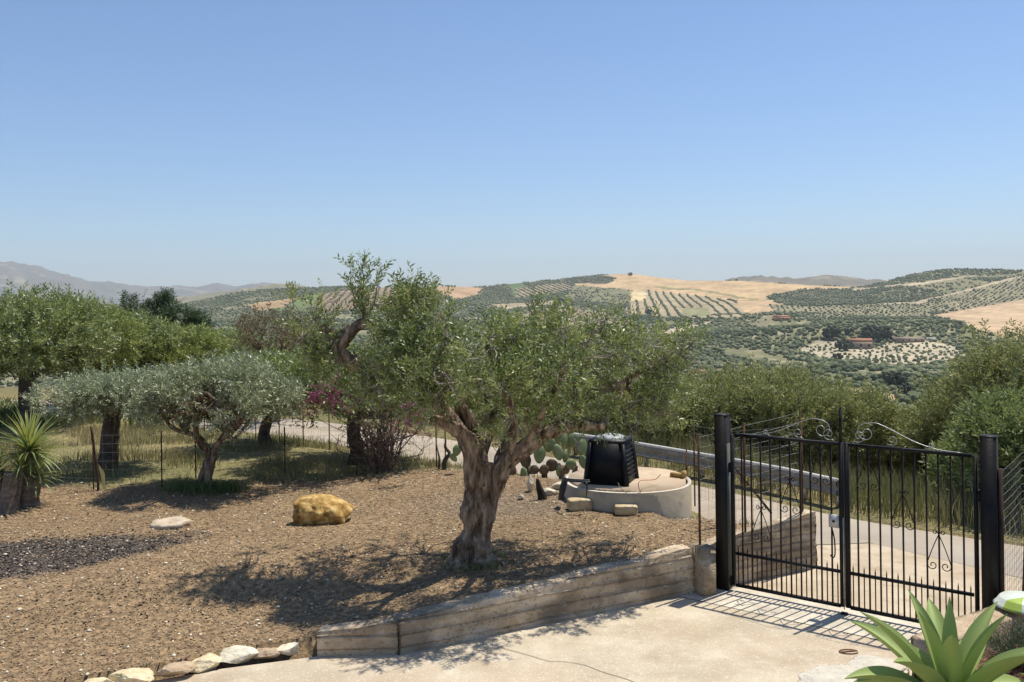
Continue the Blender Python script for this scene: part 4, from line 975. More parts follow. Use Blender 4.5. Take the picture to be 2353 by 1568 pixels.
# agave
ag = leaf_mat('agave_leaf', (.20, .31, .065), (.40, .50, .14), (.36, .45, .15), .2, .6)
t = thing('agave', 'large pale green spineless agave with broad pointed leaves in the lower right corner', 'agave', (3.36, 6.75, .40))
def agave_leaf(az, el, L, W, curl, seed):
    rg = np.random.default_rng(seed); n, m_ = 22, 8; V = []; P = np.zeros(3); e = el; h = np.array((cos(az), sin(az), 0))
    pts = []; 
    for i in range(n+1):
        pts.append((P.copy(), e)); P = P+(h*cos(e)+np.array((0, 0, sin(e))))*L/n; e -= curl/n*(.3+1.4*i/n)
    side = np.array((-sin(az), cos(az), 0)); wig = rg.uniform(-.04, .04)
    for s_ in (1, -1):
        for i, (p, e_) in enumerate(pts):
            u = i/n; w = W*(.50+.62*sin(min(1, u/.52)*pi/2)) * (1 if u < .52 else max(0.012, (1-((u-.52)/.48)**1.7)))*.9
            up = -h*sin(e_)+np.array((0, 0, cos(e_))); th = .030*(1-u)**.7+.004
            for k in range(m_+1):
                v = k/m_*2-1; c = w*.32*v*v; V.append(p+side*(w/2*v+wig*u*u)+up*(c+(0 if s_ > 0 else -th*(1-v*v)**.7)))
    V = np.array(V); k = m_+1; i = np.arange(n)[:, None]*k; j = np.arange(m_)[None, :]
    Q1 = np.stack([i+j, i+k+j, i+k+j+1, i+j+1], -1).reshape(-1, 4); Q2 = Q1[:, ::-1]+(n+1)*k
    q = MB(); q.add(V, Q1[:, ::-1]); q.Q.append(Q2[:, ::-1]*1); q.A = [np.clip(.2+.5*rg.random()+(fbm3(V*14, 3, seed)-.5)*.9, 0, 1)]
    return q
def agave_at(t, n, L, W, c=(0, 0, .12), seed=0, el0=radians(82), el1=radians(12)):
    for i in range(n):
        az = i*2.39996+seed; f = i/(n-1); el = el0+(el1-el0)*f**.85; q = agave_leaf(az, el, L*(.55+.5*sin(pi*min(1, .25+f*.6))), W*(.6+.45*min(1, f*1.6)), .35+.5*f, seed*50+i)
        q.V = [v+np.array(c)+np.array((cos(az), sin(az), 0))*(.02+.03*f) for v in q.V]; part('leaf', q, ag, t, True)
agave_at(t, 21, .88, .20, seed=1)
t2 = thing('agave', 'second pale green agave at the right edge in front of the dark shrub', 'agave', (4.35, 6.75, .30), 0); agave_at(t2, 14, .55, .12, seed=3)

# ------------------------------------------------------------------ the old olive
B = np.array((*at(1090, 1288, .42), .40)); D0 = B[1]
t = thing('olive_tree', 'gnarled old olive with thick cut-back limbs, above the long wall', 'tree', B)
def W3(px, py, dy): return np.array(atd(px, py, D0+dy))-B
LIMBS = [
 ([(1090, 1303, 0, .30), (1087, 1268, 0, .205), (1094, 1225, 0, .165), (1098, 1180, 0, .170), (1100, 1140, .02, .155), (1106, 1100, .03, .135), (1110, 1062, .05, .13)], 26),                    # trunk
 ([(1116, 1200, .02, .085), (1132, 1130, .02, .09), (1164, 1064, -.02, .095), (1208, 1028, -.08, .10), (1250, 998, -.15, .085), (1300, 978, -.2, .07), (1345, 976, -.2, .066), (1390, 978, -.22, .058)], 14),   # right limb, sawn off
 ([(1098, 1110, 0, .14), (1088, 1050, -.05, .12), (1066, 1003, -.1, .105), (1035, 975, -.15, .085), (1000, 965, -.2, .055), (975, 962, -.2, .03)], 14),                                        # left limb
 ([(1110, 1070, .05, .11), (1100, 1010, .1, .085), (1078, 965, .1, .075), (1062, 935, .1, .08), (1070, 912, .12, .05)], 14),
 ([(1066, 1003, -.1, .10), (1030, 950, .1, .085), (985, 910, .25, .08), (930, 884, .35, .085), (880, 866, .4, .075), (826, 838, .4, .085), (792, 815, .4, .095), (786, 790, .4, .10), (806, 762, .4, .085), (834, 746, .4, .065), (866, 753, .4, .05)], 14),
 ([(792, 800, .4, .07), (776, 772, .35, .045), (752, 760, .3, .04), (735, 752, .3, .03)], 8),
 ([(836, 748, .4, .035), (836, 715, .42, .022), (832, 690, .42, .016), (836, 650, .42, .009), (834, 612, .42, .004)], 6),
 ([(836, 735, .42, .018), (858, 700, .45, .011), (866, 660, .45, .006), (872, 625, .45, .003)], 5), ([(834, 720, .42, .015), (816, 690, .4, .010), (808, 650, .4, .006), (806, 612, .4, .003)], 5),
 ([(1140, 1100, .05, .09), (1165, 1010, .3, .065), (1200, 940, .5, .055), (1240, 870, .6, .055), (1232, 800, .6, .035), (1226, 730, .6, .015)], 10),
 ([(1250, 998, -.15, .07), (1310, 940, .1, .06), (1360, 905, .2, .065), (1395, 888, .2, .07), (1430, 884, .2, .066), (1452, 866, .2, .045), (1475, 852, .2, .03)], 10),
 ([(1395, 888, .2, .04), (1370, 860, .2, .03), (1340, 832, .15, .02), (1330, 800, .15, .012)], 6), ([(1475, 852, .2, .03), (1520, 838, .2, .018), (1560, 815, .2, .012), (1592, 790, .2, .006)], 6),
 ([(1300, 978, -.2, .04), (1322, 915, -.3, .028), (1318, 870, -.3, .020), (1315, 820, -.3, .012)], 6),
 ([(1430, 884, .2, .03), (1480, 920, .1, .02), (1530, 955, .1, .012)], 6), ([(985, 910, .25, .06), (960, 850, .1, .04), (940, 780, .0, .03), (945, 700, 0, .014), (952, 660, 0, .005)], 8),
 ([(1035, 975, -.15, .06), (1010, 900, -.5, .045), (1000, 840, -.6, .03), (1030, 780, -.6, .015)], 8), ([(1172, 1064, -.02, .045), (1180, 960, -.5, .032), (1150, 880, -.7, .03), (1120, 800, -.7, .015)], 8),
 ([(1110, 1050, .1, .05), (1130, 960, .6, .04), (1100, 880, .9, .04), (1060, 800, 1.0, .02)], 8), ([(1208, 1028, -.08, .04), (1250, 940, -.5, .035), (1290, 860, -.7, .02), (1300, 780, -.7, .01)], 8),
 ([(1000, 965, -.2, .03), (940, 960, -.3, .02), (880, 930, -.3, .012)], 6), ([(880, 866, .4, .04), (850, 900, .3, .025), (800, 940, .2, .012)], 6), ([(786, 790, .4, .05), (740, 800, .5, .03), (690, 780, .5, .015), (670, 740, .5, .006)], 6),
]
mb = MB()
def trunk_flute(ph, t_):
    return 1+.20*np.sin(2*ph+1.1+1.5*t_)+.13*np.sin(3*ph+.4-4*t_)+.07*np.sin(7*ph+6*t_)+.05*np.sin(11*ph-9*t_)+.16*(t_ < .2)*(1-t_/.2)*np.sin(5*ph+.7)
for k, (L_, n_) in enumerate(LIMBS):
    arr = np.array([(*W3(a, b, c), r) for a, b, c, r in L_]); P = crom(arr, 9 if k == 0 else 6); n2 = {26: 48, 14: 20, 10: 14, 8: 12}.get(n_, 6)
    jit = (fbm3(P[:, :3]*4+k, 2, k)-.5)[:, None]*P[:, 3:4]*.9
    P[:, :3] += jit*np.array((1, .6, .5)) if k else 0
    rad = np.maximum(P[:, 3]*(1+.35*(fbm3(P[:, :3]*9+k*3, 2, k+5)-.5)*2*(P[:, 3] > .03)), .003)
    mb.tube(P[:, :3], rad, n2, flute=trunk_flute if k == 0 else rough_flute(n2, .13 if n_ > 7 else .02, k))
V = np.concatenate(mb.V); 
# burls and hollows
dd = (fbm3(V*7, 4, 90)-.5)[:, None]*.085*np.clip((1.5-V[:, 2:3])/1.0, .25, 1); cxy = V.copy(); 
ax = np.interp(V[:, 2], [0, 1.3], [0, .1]); rv = np.stack([V[:, 0]-ax, V[:, 1], V[:, 2]*0], 1); rv /= np.linalg.norm(rv, axis=1)[:, None]+1e-6
V = V+rv*dd
for hx, hz_, hr, dp in ((.03, .40, .075, -.10), (-.02, .14, .10, -.12), (-.17, .58, .12, .06), (.06, .22, .10, .05), (-.20, .05, .15, .07), (.1, .03, .13, .08)):
    g_ = np.exp(-(((V[:, 0]-hx)/hr)**2+((V[:, 2]-hz_)/(hr*1.3))**2))*(V[:, 1] < .05); V = V+rv*(g_*dp)[:, None]
link('trunk', mesh('trunk', V, np.concatenate(mb.Q), np.concatenate(mb.T), True), bark, t)
CL = [(690, 722, 36, .5, .7), (738, 708, 36, .5, .8), (712, 770, 38, .5, .8), (655, 700, 22, .5, .4), (762, 838, 52, .4, 1), (830, 885, 40, .3, .8), (735, 845, 34, .4, .6), (760, 780, 26, .3, .5),
 (905, 765, 50, .1, 1), (945, 715, 48, 0, 1), (940, 684, 30, 0, .7), (1000, 745, 50, -.2, 1), (960, 815, 55, -.3, 1), (890, 830, 50, .2, 1), (1040, 808, 50, -.6, 1), (885, 905, 50, .1, 1), (960, 890, 58, -.5, 1.1), (1030, 880, 55, -.7, 1),
 (930, 945, 36, -.3, .7), (1120, 815, 58, -.7, 1.1), (1178, 790, 50, -.3, 1), (1150, 880, 65, -.7, 1.2), (1222, 860, 62, .6, 1.1), (1252, 800, 50, .5, 1), (1300, 765, 46, -.6, .9), (1345, 800, 50, .1, 1),
 (1290, 870, 60, -.5, 1), (1362, 862, 50, .2, .9), (1420, 820, 50, .2, .9), (1440, 772, 36, .2, .7), (1500, 800, 48, .2, .9), (1560, 800, 38, .2, .7), (1592, 785, 24, .2, .4), (1490, 860, 46, .2, .8), (1545, 870, 46, .2, .8), (1600, 850, 22, .2, .3),
 (1430, 945, 44, .1, .7), (1340, 945, 40, -.3, .7), (1262, 925, 52, -.5, 1), (1180, 940, 46, .6, .9), (1490, 945, 46, .1, .7), (1545, 950, 36, .1, .5), (1400, 975, 30, .0, .5), (1450, 985, 30, .0, .5),
 (1238, 722, 32, .6, .6), (1110, 960, 34, .7, .6), (1060, 860, 55, .9, 1), (1112, 1003, 30, -.5, .7), (1150, 985, 34, -.4, .8), (1135, 1020, 26, .6, .6), (1195, 985, 30, -.4, .6), (1080, 900, 40, -.6, .7), (1130, 780, 45, .6, .9), (1040, 770, 45, .8, .8), (1300, 830, 55, .8, 1), (1210, 900, 50, .9, .9), (1000, 920, 42, -.7, .6), (1440, 900, 50, .8, .8),  (1225, 700, 20, .6, .3), (1385, 740, 26, .1, .4), (985, 690, 26, -.1, .5), (840, 800, 26, .2, .4)]
cl = []
for px, py, r, dy, w in CL:
    sc_ = (D0+dy)/FPX; cl.append((W3(px, py, dy), np.array((r, r*.95, r*.9))*sc_*1.08, w*(r/50)**2))
    if r > 44: cl.append((W3(px+random.uniform(-20, 20), py+random.uniform(-12, 12), dy+random.choice((-.5, .75, .75))), np.array((r, r*.9, r*.75))*sc_*.85, w*.40*(r/50)**2))
P, D, TT = clump_points(cl, 84, .75, .495, 3.6, 4)
# upright shoots above the sawn limb
sp = []; sd_ = []
for a, b, n_ in (((836, 748, .4), (834, 606, .42), 20), ((838, 735, .42), (872, 622, .45), 15), ((834, 728, .42), (806, 608, .4), 14), ((838, 700, .42), (852, 618, .5), 8), ((950, 700, 0), (952, 650, 0), 6), ((820, 745, .4), (842, 680, .3), 16), ((1236, 760, .6), (1226, 690, .6), 10)):
    A_, B_ = W3(*a), W3(*b)
    for i in range(n_):
        f = (i+.5)/n_; sp.append(A_+(B_-A_)*f+RNG.normal(size=3)*(.06*(1-f)+.010)); sd_.append((B_-A_)/np.linalg.norm(B_-A_)+RNG.normal(size=3)*.3)
P = np.concatenate([P, sp]); D = np.concatenate([D, sd_]); TT = np.concatenate([TT, np.full(len(sp), .0)])
print('main olive sprigs', len(P))
part('crown', sprigs_mesh('crown', P, D, RNG.uniform(.7, 1.15, len(P)), TM_OLIVE, TT), olive_leaf, t)
# fine twigs joining the leaves to the limbs
mb = MB(); nodes = np.concatenate([np.array([W3(a, b, c) for a, b, c, r in L_]) for L_, n_ in LIMBS[1:]])
for c, r, w in cl:
    k = nodes[np.argmin(np.linalg.norm(nodes-c, axis=1))]
    for _ in range(3):
        e = c+RNG.normal(size=3)*r*.5; P_, R_ = bent(k, e, .014, .004, .10, 3); mb.tube(P_, R_, 4, cap=False)
    for _ in range(4):
        e = c+RNG.normal(size=3)*r*.7; P_, R_ = bent(c, e, .007, .003, .10, 2); mb.tube(P_, R_, 3, cap=False)
part('twigs', mb, bark_pale, t, kind='stuff')
# grass and suckers at its foot
def tuft(name, label, cat, c, R, n, h, w, m, group=None, kind=None, lean=.35, seed=0, avoid=None, arr=None):
    rg = np.random.default_rng(seed)
    if arr is None:
        a = rg.random(n)*2*pi; r = R*np.sqrt(rg.random(n)); X = c[0]+r*np.cos(a); Y = c[1]+r*np.sin(a)
    else: X, Y = arr; n = len(X)
    Z = ground_z(X, Y); hh = h*rg.uniform(.4, 1.15, n); th = rg.random(n)*2*pi; ln = rg.normal(size=(n, 2))*lean*hh[:, None]; ww = w*rg.uniform(.6, 1.3, n)
    b = np.stack([X, Y, Z-.01], 1); s_ = np.stack([np.cos(th)*ww/2, np.sin(th)*ww/2, th*0], 1); mid = b+np.stack([ln[:, 0]*.35, ln[:, 1]*.35, hh*.6], 1); tip = b+np.stack([ln[:, 0], ln[:, 1], hh], 1)
    V = np.stack([b-s_, b+s_, mid+s_*.7, tip, mid-s_*.7], 1).reshape(-1, 3); i = np.arange(n)[:, None]*5
    Q = i+np.array([[0, 1, 2, 4]]); T = i+np.array([[4, 2, 3]])
    pt = fbm2(X*.8, Y*.8, 3, 70+seed); me = mesh(name, V, Q, T, False, {'tint': np.repeat(np.clip(pt*1.5-.3+rg.normal(size=n)*.22, 0, 1), 5)})
    o = link(name, me, m); o['label'] = label; o['category'] = cat
    if kind: o['kind'] = kind
    if group: o['group'] = group
    return o
grass_m = leaf_mat('meadow_grass', (.12, .15, .05), (.46, .37, .18), (.32, .28, .14), .3, .7)
green_grass = leaf_mat('green_grass', (.07, .11, .025), (.22, .26, .08), (.16, .20, .07), .3, .6)
tuft('grass_tuft', 'dark green grass growing round the foot of the old olive', 'grass', B, .42, 500, .13, .012, green_grass, seed=3)

# ------------------------------------------------------------------ trees round the garden
def gb(px, py, g=.42):
    x, y, z = drop_on(px, py, g); return (x, y, z)
def below(px, Y):
    x = (px-CX)/FPX*Y; return (x, Y, gz(x, Y))
def Hto(b, py): return atd(CX, py, b[1])[2]-b[2]
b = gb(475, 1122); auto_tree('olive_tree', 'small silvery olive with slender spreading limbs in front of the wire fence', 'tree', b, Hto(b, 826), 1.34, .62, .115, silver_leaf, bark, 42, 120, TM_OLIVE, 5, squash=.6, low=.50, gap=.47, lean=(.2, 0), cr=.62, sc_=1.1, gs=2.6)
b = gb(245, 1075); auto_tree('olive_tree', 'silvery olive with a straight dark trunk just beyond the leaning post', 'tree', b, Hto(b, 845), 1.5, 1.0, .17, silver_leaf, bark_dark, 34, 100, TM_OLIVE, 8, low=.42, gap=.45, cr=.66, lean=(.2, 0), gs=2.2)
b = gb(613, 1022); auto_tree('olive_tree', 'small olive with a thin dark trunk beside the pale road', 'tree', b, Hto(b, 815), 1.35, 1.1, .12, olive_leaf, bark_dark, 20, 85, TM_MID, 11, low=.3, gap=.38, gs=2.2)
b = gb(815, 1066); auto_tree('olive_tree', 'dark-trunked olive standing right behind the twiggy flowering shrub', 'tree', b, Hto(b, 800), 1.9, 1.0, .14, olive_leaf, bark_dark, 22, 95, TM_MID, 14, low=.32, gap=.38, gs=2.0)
x, Y = -14.6, 26.5
def bt(px, Y, top, R, lm, lab, seed, trunkR=.2, tH=1.3, ncl=22, per=80, tm=TM_MID, nm='olive_tree', cat='tree', **k):
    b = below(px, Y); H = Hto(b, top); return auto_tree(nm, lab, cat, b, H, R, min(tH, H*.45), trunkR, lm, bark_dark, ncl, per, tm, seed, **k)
bt(62, 23.5, 660, 2.3, olive_leaf, 'tall broad olive with a dark trunk at the left edge behind the yucca', 21, .24, 1.5, 26, 130, low=.12, gs=1.4, sc_=1.15)
bt(-60, 26, 680, 2.6, green_leaf, 'green olive cut off by the left edge of the picture', 22, .2, 1.3, 20, 100, low=.1, gs=1.4, sc_=1.2)
bt(185, 27, 694, 1.9, green_leaf, 'dense olive directly right of the tall one at the left edge', 23, .2, 1.2, 24, 120, low=.08, gs=1.4, sc_=1.2)
bt(268, 30, 716, 1.9, olive_leaf, 'rounded yellowish-green olive below the dark evergreens', 24, .2, 1.0, 20, 110, low=.06, gs=1.4, sc_=1.2)
bt(365, 31, 738, 2.2, green_leaf, 'wide green olive above the small silvery one', 25, .2, 1.0, 24, 120, low=.06, gs=1.4, sc_=1.2)
bt(452, 33, 752, 2.4, olive_leaf, 'green olive left of the reddish dry one', 26, .2, 1.0, 22, 110, low=.06, gs=1.4, sc_=1.2)
bt(530, 36, 790, 2.3, silver_leaf, 'greyish olive half hidden behind the small road-side olive', 27, .2, .9, 20, 100, low=.06, gs=1.4, sc_=1.2)
bt(310, 35, 664, .85, dark_leaf, 'dark evergreen with a ragged top, left of the pair on the skyline', 31, .16, 1.0, 16, 62, low=.05, gs=2.2, gap=.47, sc_=1.1, nm='evergreen_tree', cr=.9)
bt(368, 35, 658, .75, dark_leaf, 'pointed dark evergreen, right of the pair on the skyline', 32, .16, 1.0, 18, 62, low=.05, gs=2.2, gap=.47, sc_=1.0, nm='evergreen_tree', cr=.9)
bt(448, 35, 700, .7, dark_leaf, 'short dark evergreen right of the skyline pair', 33, .16, .8, 16, 62, low=.05, gs=1.4, nm='evergreen_tree', cr=1.1)
bt(632, 25, 705, 1.35, dry_leaf, 'thin reddish-brown half dry tree left of the old olive', 34, .10, 1.6, 16, 22, low=.22, gs=2.4, gap=.46, nm='dry_tree')
bt(680, 33, 770, 2.0, olive_leaf, 'olive beyond the road seen under the left limbs of the old olive', 35, .16, 1.0, 20, 90, low=.06, gs=1.6)
bt(900, 28, 800, 2.1, green_leaf, 'green tree across the road hidden behind the crown of the old olive', 36, .16, .8, 20, 100, low=.06, gs=1.6)
# bushy trees on the bank beyond the guard rail
for i, (px, Y, top, R, lab) in enumerate(((1130, 25, 880, 2.1, 'bushy tree beyond the road directly behind the trunk of the old olive'), (1330, 23.5, 880, 1.9, 'bushy tree behind the prickly pear and the start of the guard rail'), (1490, 21.5, 905, 1.7, 'bushy green tree on the bank directly behind the black bin'),
    (1610, 22, 878, 1.7, 'bushy green tree on the bank left of the left gate post'), (1720, 21.5, 868, 1.75, 'bushy green tree on the bank, highest of those above the gate'), (1830, 21.5, 873, 1.6, 'bushy green tree on the bank above the left gate leaf'), (1925, 22, 905, 1.5, 'bushy green tree on the bank above the tall gate finial'),
    (2010, 23.5, 960, 1.3, 'low bushy tree on the bank right of the gate finial'), (2110, 25, 1010, 1.3, 'lowest bush of the bank, above the middle of the right gate leaf'))):
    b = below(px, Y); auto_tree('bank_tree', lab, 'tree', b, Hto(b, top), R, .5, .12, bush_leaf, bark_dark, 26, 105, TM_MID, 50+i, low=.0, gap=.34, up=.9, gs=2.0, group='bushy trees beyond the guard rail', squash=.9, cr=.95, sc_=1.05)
for i, (px, Y, top, R, lm, lab) in enumerate(((2370, 18.5, 790, 1.75, bush_leaf, 'tall olive-green tree at the right edge beyond the road'), (2250, 20.5, 860, 1.45, bush_leaf, 'rounded olive-green tree left of the tall one at the right edge'), (2185, 21.5, 925, 1.2, bush_leaf, 'lower olive-green tree leaning out over the valley right of centre'),
    (2335, 14.6, 940, 1.0, bright_leaf, 'bright green bush right behind the right gate post'), (2245, 16.0, 1035, .8, bright_leaf, 'smaller bright bush seen through the right end of the gate'))):
    b = below(px, Y); auto_tree('bank_tree', lab, 'tree', b, Hto(b, top), R, .5, .12, lm, bark_dark, 26, 110, TM_MID, 70+i, low=.0, gap=.34, up=.8, gs=2.0, group='trees at the right edge', squash=.9, cr=.95, sc_=1.0)

# ------------------------------------------------------------------ plants and small things
def spiky(name, label, cat, base, heads, m, group=None):
    t = thing(name, label, cat, base, 0, group); rg = np.random.default_rng(len(label))
    for (sx, sy, sr, sz, tipx, tipy, tipz, n, L, W_) in heads:
        q = MB(); st = crom([(sx, sy, -.1, sr*1.35), (sx*1.0, sy, sz*.3, sr), (sx*.6+tipx*.4, sy, sz*.7, sr*.9), (tipx, tipy, tipz, sr*.8)], 4); q.tube(st[:, :3], st[:, 3], 12, flute=rough_flute(12, .07, sx)); part('stem', q, yucca_bark, t, True)
        q = MB()
        for i in range(n):
            az = i*2.39996; f = i/n; el = radians(85-105*f**.9)+rg.normal()*.08; l = L*rg.uniform(.8, 1.1); pts = []; p = np.array((tipx, tipy, tipz-.06*f)); h = np.array((cos(az), sin(az), 0)); e = el
            sd = np.array((-sin(az), cos(az), 0)); V = []
            for k in range(6):
                u = k/5; w = W_*(1-u**2.2)*.5+.001; V += [p-sd*w+np.array((0, 0, w*.5)), p-np.array((0, 0, .0)), p+sd*w+np.array((0, 0, w*.5))]; p = p+(h*cos(e)+np.array((0, 0, sin(e))))*l/5; e -= .07+.10*f
            Q = [(3*k, 3*k+1, 3*k+4, 3*k+3) for k in range(5)]+[(3*k+1, 3*k+2, 3*k+5, 3*k+4) for k in range(5)]
            q.add(V, Q, tint=np.clip(rg.normal(.5+.45*(.5-f), .2), 0, 1))
        part('leaf_rosette', q, m, t)
    return t
yucca_bark = mat('yucca_stem', [(.09, .065, .05), (.19, .145, .11), (.30, .24, .19)], scale=7, rough=.95, bump=1.0, stretch=(1, 1, 2.5))
yucca_m = leaf_mat('yucca_leaf', (.10, .17, .03), (.52, .52, .13), (.22, .27, .09), .25, .4)
b = gb(52, 1162); spiky('yucca', 'spiky yellow-green yucca rosette on a thick stem at the left edge of the garden', 'yucca', b, [(.05, 0, .12, .5, .12, 0, .90, 130, .74, .042), (.12, .05, .12, .3, .20, .05, .50, 70, .46, .035)], yucca_m)
b = gb(22, 1176); spiky('yucca', 'stubby grey yucca trunk with a small rosette, in front of the taller yucca', 'yucca', b, [(-.02, 0, .13, .4, .03, 0, .62, 4, .10, .02), (-.20, .1, .10, .35, -.22, .1, .62, 44, .42, .035), (.02, .12, .07, .4, .10, .15, .66, 40, .34, .03)], yucca_m)
# leaning rod and dry spear leaf beside it
b = gb(222, 1128); q = thing('leaning_post', 'crooked dark iron rod leaning at the garden edge beside a dry yellow leaf', 'post', b); m1 = MB(); c_ = crom([(.0, 0, -.1), (.03, 0, .12), (-.02, 0, .6), (-.08, 0, 1.14)], 5); m1.tube(c_, [.022]*len(c_), 6); part('rod', m1, rust, q)
b = gb(240, 1124); q = thing('dry_leaf', 'single upright yellowed spear-shaped leaf beside the leaning rod', 'leaf', b); m1 = MB(); m1.add([(-.02, 0, -.03), (.02, 0, -.03), (.01, 0, .28), (-.07, 0, .27), (-.11, 0, .46)], [(0, 1, 2, 3)], [(3, 2, 4)]); m1.add([(.0, .01, -.03), (.02, .02, -.03), (-.02, .02, .33), (-.05, .01, .35)], [(0, 1, 2, 3)]); part('blade', m1, leaf_mat('yellow_leaf', (.5, .45, .2), (.5, .45, .2), (.5, .45, .2), .3), q)
# white thing under the trees
x, y = at(118, 962, .45); q = MB()
c_ = crom([(-.32, 0, .05), (-.24, 0, .26), (0, 0, .34), (.22, 0, .22), (.36, 0, .0)], 5); q.tube(c_, [.055+.02*sin(i*2.1) for i in range(len(c_))], 8); q.tube(crom([(-.1, .05, .28), (.1, -.03, .12), (.3, 0, .1)], 4), [.05]*9, 6)
thing('white_sack', 'crumpled white sack lying in the grass under the tall olive at the left', 'sack', (x, y, gz(x, y)+.02), me=q.me('white_sack', True), m=mat('white_plastic_sack', [(.62, .60, .55), (.8, .78, .74)], scale=9, rough=.6))
# twiggy flowering shrub
b = gb(872, 1084); t = thing('flowering_shrub', 'bare twiggy shrub with purple flower sprays behind the garden edge, left of the old olive', 'shrub', b); q = MB(); tips = []
for i in range(70):
    a = random.uniform(0, 2*pi); r = random.uniform(.1, .85); h = random.uniform(.5, 1.25); P_, R_ = bent((cos(a)*.12, sin(a)*.12, -.03), (cos(a)*r, sin(a)*r, h), .016, .006, .12, 4); q.tube(P_, R_, 5, cap=False); tips.append(P_[-1])
    for _ in range(5):
        k = random.randint(len(P_)//3, len(P_)-1); e = P_[k]+np.array((random.gauss(0, .16), random.gauss(0, .16), random.gauss(.10, .12))); P2, R2 = bent(P_[k], e, .006, .003, .12, 2); q.tube(P2, R2, 3, cap=False); tips.append(e)
part('branches', q, mat('shrub_twigs', [(.09, .06, .05), (.20, .14, .115)], scale=12, rough=.9), t)
tips = np.array(tips); m_ = RNG.random(len(tips)) < .45; P = tips[m_]; part('leaves', sprigs_mesh('leaves', P, RNG.normal(size=P.shape)+np.array((0, 0, .6)), RNG.uniform(.4, .8, len(P)), TM_OLIVE, np.zeros(len(P))), dry_leaf, t)
fl_ = []; bb = np.array(b)
for px, py, r, n_ in ((742, 905, 26, 34), (768, 925, 20, 22), (700, 938, 22, 22), (690, 955, 16, 12), (948, 955, 22, 24), (960, 975, 14, 12), (935, 930, 12, 8)):
    c_ = np.array(atd(px, py, bb[1]-1.15))-bb
    for _ in range(n_): fl_.append(c_+RNG.normal(size=3)*r/FPX*bb[1]*.6)
fl_ = np.array(fl_); part('flowers', sprigs_mesh('flowers', fl_, RNG.normal(size=fl_.shape), RNG.uniform(.6, .95, len(fl_)), TM_OLIVE, np.zeros(len(fl_))), flower_m, t)
q = MB()
for px, py in ((742, 915), (768, 925), (700, 945), (948, 960), (740, 900)):
    P_, R_ = bent((0, 0, .5), np.array(atd(px, py, bb[1]-1.15))-bb, .012, .005, .08, 4); q.tube(P_, R_, 4, cap=False)
part('flower_stems', q, bpy.data.materials['shrub_twigs'], t)
# prickly pear
pad_m = mat('cactus_pad', [(.12, .17, .07), (.20, .25, .11), (.30, .33, .17)], scale=5, rough=.5, spec=.4, noise2=[(12, (.36, .31, .16), .62, .74, .5)])
pad_d = mat('old_cactus_pad', [(.06, .04, .025), (.14, .10, .055), (.22, .18, .10)], scale=5, rough=.8)
b = gb(1268, 1098, .4); b = (*atd(1268, 1098, 16.4)[:2], .38); t = thing('prickly_pear', 'prickly pear cactus with pale edged pads between the old olive and the black bin', 'cactus', b)
V0, F0 = ICO[3]
def pad(px, py, dy, w, h, tilt, yaw, m):
    c = np.array(atd(px, py, b[1]+dy))-np.array(b); V = V0.copy(); V = V*np.array((w*(1), .045, h)); V[:, 0] *= 1-.22*(V[:, 2] < 0)*(-V[:, 2]/h)
    M = np.array((Matrix.Rotation(yaw, 3, 'Z') @ Matrix.Rotation(tilt, 3, 'Y'))); V = V@M.T+c
    part('pad', mesh('pad', V, None, F0, True), m, t)
for a in ((1338, 1030, 0, .10, .17, .1, .5, 0), (1340, 1062, -.1, .085, .13, -.2, -.4, 0), (1312, 1068, 0, .11, .10, .1, .2, 0), (1300, 1048, .1, .09, .13, .4, .9, 0), (1282, 1040, -.1, .10, .16, -.3, .3, 0), (1262, 1022, .1, .12, .15, .2, -.3, 0), (1240, 1045, 0, .13, .17, .1, .5, 0),
          (1225, 1010, .1, .11, .15, -.3, .4, 0), (1275, 1000, .2, .10, .15, .3, .2, 0), (1296, 1010, .1, .10, .16, -.1, .9, 0), (1316, 1012, .2, .10, .15, .5, .1, 0), (1250, 1080, -.1, .10, .10, 1.2, .2, 1), (1268, 1070, .0, .13, .12, .6, .3, 1), (1208, 1060, 0, .11, .15, -.1, .3, 1),
          (1178, 1085, -.1, .08, .13, .1, .6, 1), (1204, 1092, -.2, .07, .15, -.1, .2, 0), (1300, 1080, 0, .09, .09, 1.0, .6, 1), (1050, 1035, .2, .09, .12, .3, .4, 0), (1042, 1052, .2, .06, .10, -.7, .4, 0), (1228, 1080, -.1, .09, .09, .9, .1, 1), (1284, 1080, 0, .07, .13, .1, .8, 0)):
    pad(*a[:7], (pad_m, pad_d)[a[7]])
q = MB()
for px in (1215, 1250, 1290, 1320): c = np.array(atd(px, 1095, b[1]))-np.array(b); q.tube([c+np.array((0, 0, -.1)), c+np.array((.02, 0, .2))], [.06, .05], 8)
part('stem', q, pad_d, t)
